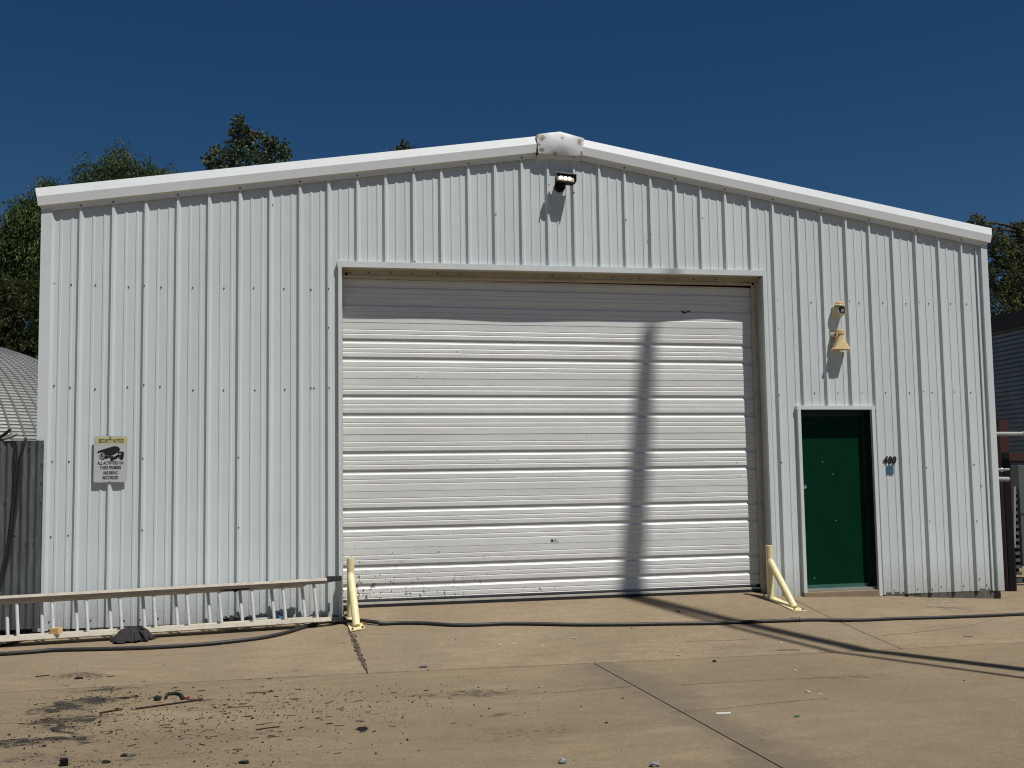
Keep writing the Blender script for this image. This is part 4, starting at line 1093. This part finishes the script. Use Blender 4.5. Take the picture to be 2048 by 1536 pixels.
# ================================================================== TREES
def tree(name, label, base, top, blobs, mat, leaf, nleaf, droop=.0, seed=1, trunk_r=.22, strand=10, group=None):
    """blobs: list of (centre Vector, rx, ry, rz). Twigs run from the limbs to the outside of each blob, leaves sit along the twigs."""
    rg = np.random.default_rng(seed); r_ = random.Random(seed)
    t = thing(name, label, 'tree', base, group)
    g = G(); base = Vector(base); top = Vector(top)
    trunk = [base.lerp(top, k / 6) + Vector((r_.uniform(-.12, .12), r_.uniform(-.12, .12), 0)) * (k > 0) for k in range(7)]
    g.tube(trunk, [trunk_r * (1 - .8 * k / 6) for k in range(7)], 8)
    for c, rx, ry, rz in blobs:
        a = min(trunk, key=lambda p: (p - (c - Vector((0, 0, rz * 1.2)))).length)
        mid = a.lerp(c, .5) + Vector((0, 0, .15))
        g.tube(spline([a, mid, c], 4), [.07 - .05 * k / 8 for k in range(9)], 6)
    g.make('trunk', BARK, t)
    LW, LL = leaf
    vol = np.array([rx * ry * rz for _, rx, ry, rz in blobs]) ** .58; vol = vol / vol.sum()
    AV = []; tw = G()
    for (c, rx, ry, rz), fr_ in zip(blobs, vol):
        n = int(nleaf * fr_ / strand) + 1
        c = np.array(c)
        d = rg.normal(size=(n, 3)); d /= np.linalg.norm(d, axis=1)[:, None]
        rr = rg.uniform(.25, 1.0, n) ** .55
        lump = 1 + .22 * np.sin(d[:, 0] * 7 + seed) * np.cos(d[:, 2] * 6 + 2 * seed) + .14 * np.sin(d[:, 1] * 11 + d[:, 2] * 9)
        start = c + d * (rr * lump)[:, None] * np.array([rx, ry, rz])
        dirn = d * .8 + rg.normal(size=(n, 3)) * .45 + np.array([0, 0, .25 - droop * 1.6]); dirn /= np.linalg.norm(dirn, axis=1)[:, None]
        Ls = rg.uniform(.5, 1.1, n) * LL * strand * .42
        for s in range(strand):
            u = s / strand
            p = start + dirn * (Ls * u)[:, None] + np.array([0, 0, -droop]) * (Ls * u * u)[:, None] + rg.normal(size=(n, 3)) * LL * .18
            lo = dirn * .5 + rg.normal(size=(n, 3)) * .55 + np.array([0, 0, -droop * 1.3]); lo /= np.linalg.norm(lo, axis=1)[:, None]
            sd_ = np.cross(lo, rg.normal(size=(n, 3))); sd_ /= np.linalg.norm(sd_, axis=1)[:, None]
            l = (rg.uniform(.6, 1.15, n) * LL)[:, None]; wv = (rg.uniform(.7, 1.2, n) * LW)[:, None]
            nn = np.cross(lo, sd_)
            AV.append(np.stack([p, p + lo * l * .45 + sd_ * wv * .5 + nn * l * .06, p + lo * l, p + lo * l * .45 - sd_ * wv * .5 + nn * l * .06], 1).reshape(-1, 3))
        for q in range(0, n, max(1, n // 8)):
            tw.tube([Vector(c * .35 + start[q] * .65), Vector(start[q]), Vector(start[q] + dirn[q] * Ls[q] * .9 + np.array([0, 0, -droop]) * Ls[q] * .8)], [.010, .007, .003], 4)
    A = np.concatenate(AV); n = len(A) // 4
    me = bpy.data.meshes.new('crown'); me.vertices.add(len(A)); me.vertices.foreach_set('co', A.ravel())
    me.loops.add(n * 4); me.loops.foreach_set('vertex_index', np.arange(n * 4)); me.polygons.add(n)
    me.polygons.foreach_set('loop_start', np.arange(0, n * 4, 4)); me.polygons.foreach_set('loop_total', np.full(n, 4)); me.update()
    link_mesh('crown', me, mat, t)
    tw.make('twigs', BARK, t, kind='stuff')
    return t
def bl(px, py, rpx, rpy, Y, dy=1.0):
    c = at(px, py, Y); s = (c - CAM).dot(FW) / FPX
    return (c, rpx * s, max(.3, rpx * s * dy), rpy * s)
def gb(px, Y): p = at(px, 1000, Y); return (p.x, p.y, -.3)
Y1 = 21.
tree('willow_tree', 'feathery willow rising in a peak above the left roof edge', gb(215, Y1), at(235, 360, Y1),
     [bl(238, 312, 20, 26, Y1), bl(246, 345, 42, 26, Y1), bl(183, 345, 22, 24, Y1), bl(200, 395, 60, 34, Y1), bl(300, 348, 26, 26, Y1), bl(285, 385, 60, 34, Y1), bl(335, 352, 20, 12, Y1), bl(180, 470, 90, 60, Y1), bl(290, 470, 90, 60, Y1), bl(230, 600, 110, 90, Y1)],
     LEAF_W, (.034, .13), 60000, .6, 3, .25, 12)
Y2 = 18.5
tree('willow_tree', 'drooping dark willow at the far left beside the warehouse corner', gb(60, Y2), at(70, 430, Y2),
     [bl(100, 372, 18, 12, Y2), bl(58, 430, 36, 30, Y2), bl(95, 440, 45, 48, Y2), bl(28, 470, 26, 20, Y2), bl(12, 505, 22, 20, Y2), bl(60, 500, 34, 34, Y2), bl(100, 510, 45, 50, Y2), bl(24, 545, 26, 18, Y2), bl(-5, 545, 20, 32, Y2), bl(85, 560, 30, 26, Y2), bl(-30, 490, 30, 40, Y2)],
     LEAF_W, (.034, .12), 56000, .7, 5, .22, 12)
Y3 = 17.5
tree('bushy_tree', 'dense yellow-green bushy tree at the far left above the dome', gb(30, Y3), at(40, 640, Y3),
     [bl(45, 590, 70, 34, Y3), bl(-40, 620, 60, 45, Y3), bl(60, 650, 80, 50, Y3), bl(-20, 700, 90, 60, Y3), bl(70, 730, 90, 60, Y3), bl(150, 640, 70, 60, Y3), bl(30, 800, 130, 70, Y3), bl(30, 900, 130, 80, Y3)],
     LEAF_Y, (.034, .12), 70000, .35, 8, .2, 8)
Y4 = 23.
tree('cottonwood_tree', 'broad-leaved dark green treetop above the left half of the roof', gb(490, Y4), at(485, 260, Y4),
     [bl(476, 250, 9, 15, Y4), bl(482, 268, 18, 16, Y4), bl(478, 298, 26, 24, Y4), bl(515, 290, 22, 20, Y4), bl(545, 290, 10, 14, Y4), bl(545, 312, 20, 18, Y4), bl(567, 297, 7, 9, Y4), bl(570, 312, 9, 9, Y4), bl(440, 312, 22, 13, Y4), bl(420, 325, 12, 9, Y4), bl(490, 330, 70, 24, Y4), bl(495, 400, 95, 60, Y4)],
     LEAF_C, (.105, .12), 6500, .0, 11, .2, 4)
Y5 = 24.
tree('cottonwood_tree', 'tiny treetop tip peeping over the roof left of the peak', gb(808, Y5), at(807, 292, Y5),
     [bl(807, 292, 8, 6, Y5), bl(808, 312, 30, 14, Y5), bl(810, 350, 60, 34, Y5)], LEAF_C, (.09, .11), 1500, .0, 13, .12, 4)
Y6 = 19.
tree('elm_tree', 'olive green tree with dark limbs above the shed on the right', gb(2090, Y6), at(2080, 480, Y6),
     [bl(1952, 442, 12, 10, Y6), bl(1966, 462, 16, 14, Y6), bl(1992, 478, 14, 22, Y6), bl(2012, 505, 30, 26, Y6), bl(2045, 500, 24, 34, Y6), bl(2036, 452, 14, 9, Y6), bl(2080, 470, 40, 40, Y6), bl(2000, 550, 40, 34, Y6), bl(2050, 570, 45, 45, Y6), bl(2000, 615, 45, 40, Y6), bl(2060, 640, 60, 50, Y6), bl(2120, 560, 60, 60, Y6), bl(2020, 700, 80, 60, Y6)],
     LEAF_R, (.050, .09), 42000, .3, 17, .2, 7)

# ================================================================== LITTER ON THE PAVEMENT
LIT = G()
def crumb(x, y, r, rg=random):
    M = Matrix.Translation((x, y, gz(x, y) + r * .25)) @ Matrix.Rotation(rg.uniform(0, 6.28), 4, 'Z') @ Matrix.Rotation(rg.uniform(-.5, .5), 4, 'X')
    a = [rg.uniform(.5, 1.2) for _ in range(6)]
    V = [M @ Vector(v) for v in ((r * a[0], 0, 0), (0, r * .8 * a[1], 0), (-r * a[2], 0, 0), (0, -r * .8 * a[3], 0), (0, 0, r * .7 * a[4]), (0, 0, -r * .3))]
    LIT.add(V, [(0, 1, 4), (1, 2, 4), (2, 3, 4), (3, 0, 4), (1, 0, 5), (2, 1, 5), (3, 2, 5), (0, 3, 5)])
dens = [((300, 1440), 1.0, .75, 900), ((430, 1420), 1.6, .75, 1300), ((210, 1400), .35, .35, 380), ((160, 1460), .4, .6, 420), ((150, 1352), .25, .10, 90), ((560, 1430), 1.3, .6, 600), ((720, 1400), 1.4, .5, 350), ((900, 1390), 1.5, .5, 160), ((60, 1485), .7, .15, 260), ((300, 1525), 1.6, .35, 700)]
for (px, py), sx, sy, n in dens:
    c = ground_at(px, py)
    for k in range(int(n * .62)):
        x = random.gauss(c.x, sx * .55); y = random.gauss(c.y, sy * .6)
        if y > -1.5: continue
        crumb(x, y, min(.016, .0021 + random.expovariate(1 / .0024)))
for k in range(420):
    x = random.uniform(-3, 12); y = random.uniform(-8, -.7); crumb(x, y, .002 + random.expovariate(1 / .0018))
tag(LIT.make('soil_crumbs', DIRT, None, kind='stuff'), 'black soil crumbs scattered over the pavement at lower left', 'litter')
TWG = G()
def stick(p, ang, L, r, g, bend=.0):
    x0, y0 = p.x - L / 2 * math.cos(ang), p.y - L / 2 * math.sin(ang)
    pts = []
    for k in range(5):
        t = k / 4; x = x0 + L * t * math.cos(ang) - bend * math.sin(t * 3.14) * math.sin(ang); y = y0 + L * t * math.sin(ang) + bend * math.sin(t * 3.14) * math.cos(ang)
        pts.append(Vector((x, y, gz(x, y) + r + .002)))
    g.tube(pts, r, 5)
for k in range(190):
    c = ground_at(random.choice([230, 330, 420, 540]), random.choice([1395, 1430, 1470]))
    stick(Vector((random.gauss(c.x, .7), random.gauss(c.y, .45), 0)), random.gauss(.15, .6), random.uniform(.015, .07), random.uniform(.0012, .003), TWG, random.uniform(-.01, .01))
tag(TWG.make('twig_bits', TWIG, None, kind='stuff'), 'tiny twig bits among the soil crumbs at lower left', 'litter')
def big_stick(px, py, ang, L, r, label, bend=0., mat=TWIG):
    g = G(); stick(ground_at(px, py), ang, L, r, g, bend); tag(g.make('stick', mat, None, smooth=True), label, 'stick')
big_stick(340, 1410, .42, .50, .0065, 'longest dark stick lying below the bent black handle')
big_stick(222, 1424, .55, .17, .006, 'short thick dark stick left of the long stick')
big_stick(251, 1396, -.05, .17, .003, 'thin dark twig left of the black clump')
big_stick(400, 1402, .03, .17, .003, 'thin dark twig right of the long stick')
big_stick(519, 1386, 0., .20, .003, 'thin straight twig near the middle of the litter, closest to the ladder')
big_stick(480, 1415, .02, .19, .0025, 'faint thin twig right of the long stick, low in the litter')
big_stick(536, 1458, .3, .16, .004, 'dark curved twig at the right of the litter', .01)
big_stick(1577, 1301, -.12, .22, .003, 'thin dry stick on the pavement beyond the hose at right', .004)
big_stick(1936, 1274, -.5, .09, .003, 'small curved twig near the right edge of the pavement', .01)
big_stick(85, 1353, .2, .11, .004, 'small dark twig on its own at the far left')
# bent black handle with a rusty stub
hd = thing('bent_handle', 'bent black handle with a reddish end lying among the soil', 'scrap', ground_at(352, 1394))
P = [ground_at(px, py) for px, py in ((332, 1399), (335, 1392), (350, 1390), (362, 1393), (366, 1400))]
G().tube(spline([Vector((p.x, p.y, gz(p.x, p.y) + .014)) for p in P], 5), .012, 8).make('handle', BLACK, hd, smooth=True)
P = [ground_at(px, py) for px, py in ((364, 1398), (371, 1399), (378, 1397))]
G().tube([Vector((p.x, p.y, gz(p.x, p.y) + .010)) for p in P], .009, 8).make('stub', RUST, hd, smooth=True)
def stone(px, py, r, label, mat=STONE, name='stone', cat='stone', sq_=(1, .8, .7), seed=1):
    P = ground_at(px, py); rg = random.Random(seed + px)
    bm = bmesh.new(); bmesh.ops.create_icosphere(bm, subdivisions=2, radius=r)
    for v in bm.verts:
        k = rg.uniform(.75, 1.2); v.co = Vector((v.co.x * sq_[0] * k, v.co.y * sq_[1] * k, v.co.z * sq_[2] * k)) + Vector((P.x, P.y, P.z + r * sq_[2] * .7))
    me = bpy.data.meshes.new(name); bm.to_mesh(me); bm.free(); tag(link_mesh(name, me, mat), label, cat)
stone(315, 1401, .030, 'black soil clod left of the bent handle', DIRT, 'soil_clod', 'clod')
stone(322, 1395, .013, 'small grey clod just behind the black clod', STONE, 'soil_clod', 'clod')
stone(273, 1394, .014, 'small round dark clod at the end of a thin twig', DIRT, 'soil_clod', 'clod')
stone(262, 1512, .024, 'flat olive-grey stone near the bottom left of the pavement', STONE, 'stone', 'stone', (1.3, .8, .4))
stone(248, 1513, .018, 'dark pebble left of the olive-grey stone', DIRT, 'stone', 'stone', (1.2, .8, .6))
stone(212, 1526, .020, 'dark pebble at the bottom edge below the olive-grey stone', DIRT, 'stone', 'stone', (1.5, .8, .5))
stone(234, 1421, .016, 'black clod just right of the short thick stick', DIRT, 'soil_clod', 'clod')
stone(1429, 1324, .018, 'single black pebble on clean pavement in front of the roll-up door', DIRT, 'stone', 'stone')
stone(158, 1358, .022, 'elongated black clod at the upper left of the litter', DIRT, 'soil_clod', 'clod', (1.8, .6, .5))
stone(489, 1527, .022, 'black disc-like pebble at the bottom edge, left of centre', DIRT, 'stone', 'stone', (1.5, .9, .5))
stone(1126, 1527, .026, 'grey stone chunk at the bottom edge, centre', paint('pale_stone', (.22, .23, .24), .8), 'stone', 'stone', (1, .8, .7))
stone(1309, 1533, .028, 'grey stone chunk at the bottom edge, right of centre', paint('pale_stone', (.22, .23, .24), .8), 'stone', 'stone', (1.2, .8, .6))
P = ground_at(128, 1531)
tag(G().box(-.022, -.022, 0, .022, .022, .038, Matrix.Translation((P.x, P.y, P.z + .001)) @ Matrix.Rotation(.2, 4, 'Z')).make('cube_weight', DARK, None, bevel=.002), 'small dark square block at the bottom left edge of the pavement', 'block')
P = ground_at(1447, 1427)
tag(G().box(-.05, -.014, .001, .05, .014, .004, Matrix.Translation(P) @ Matrix.Rotation(rad(-12), 4, 'Z')).make('paper_scrap', PAPER), 'white paper strip lying on the pavement below the right side of the roll-up door', 'paper')
def leafy(px, py, L, W, ang, mat, label, name='fallen_leaf'):
    P = ground_at(px, py); u = Vector((math.cos(ang), math.sin(ang), 0)); v = Vector((-u.y, u.x, 0)); c = Vector((P.x, P.y, P.z + .006))
    V = [c - u * L, c - u * L * .3 + v * W + Vector((0, 0, .006)), c + u * L * .5 + v * W * .8 + Vector((0, 0, .004)), c + u * L, c + u * L * .4 - v * W, c - u * L * .4 - v * W * .9, c + Vector((0, 0, -.003))]
    V = [tuple(x) for x in V]
    tag(pyd(name, V, [(0, 1, 6), (1, 2, 6), (2, 3, 6), (3, 4, 6), (4, 5, 6), (5, 0, 6)], mat), label, 'leaf')
leafy(725, 1459, .045, .035, .3, DARK, 'crumpled black leaf at the bottom, left of centre')
leafy(847, 1334, .05, .02, -.1, paint('grey_leaf', (.08, .08, .085), .8), 'flat dark grey leaf just below the joint line in the centre')
leafy(1594, 1434, .03, .012, 0., paint('green_leaf', (.03, .06, .04), .7), 'small curled green leaf on the pavement at lower right')
leafy(1357, 1224, .035, .014, -.1, DARK, 'small black leaf in front of the roll-up door, beside the pole shadow')
CH = G()
for px, py in ((1085, 1292), (1148, 1305), (1028, 1288), (1150, 1277), (1562, 1286), (1616, 1384), (1590, 1341), (1358, 1311), (1000, 1290), (1884, 1209), (1889, 1204), (620, 1226), (765, 1238), (1640, 1388)):
    P = ground_at(px, py); r = random.uniform(.006, .013)
    CH.box(-r * 1.4, -r, 0, r * 1.4, r, r * .5, Matrix.Translation((P.x, P.y, P.z + .001)) @ Matrix.Rotation(random.uniform(0, 3), 4, 'Z'))
tag(CH.make('paint_chips', paint('chip', (.55, .52, .47), .8), None, kind='stuff'), 'tiny white chips scattered on the clean pavement', 'litter')
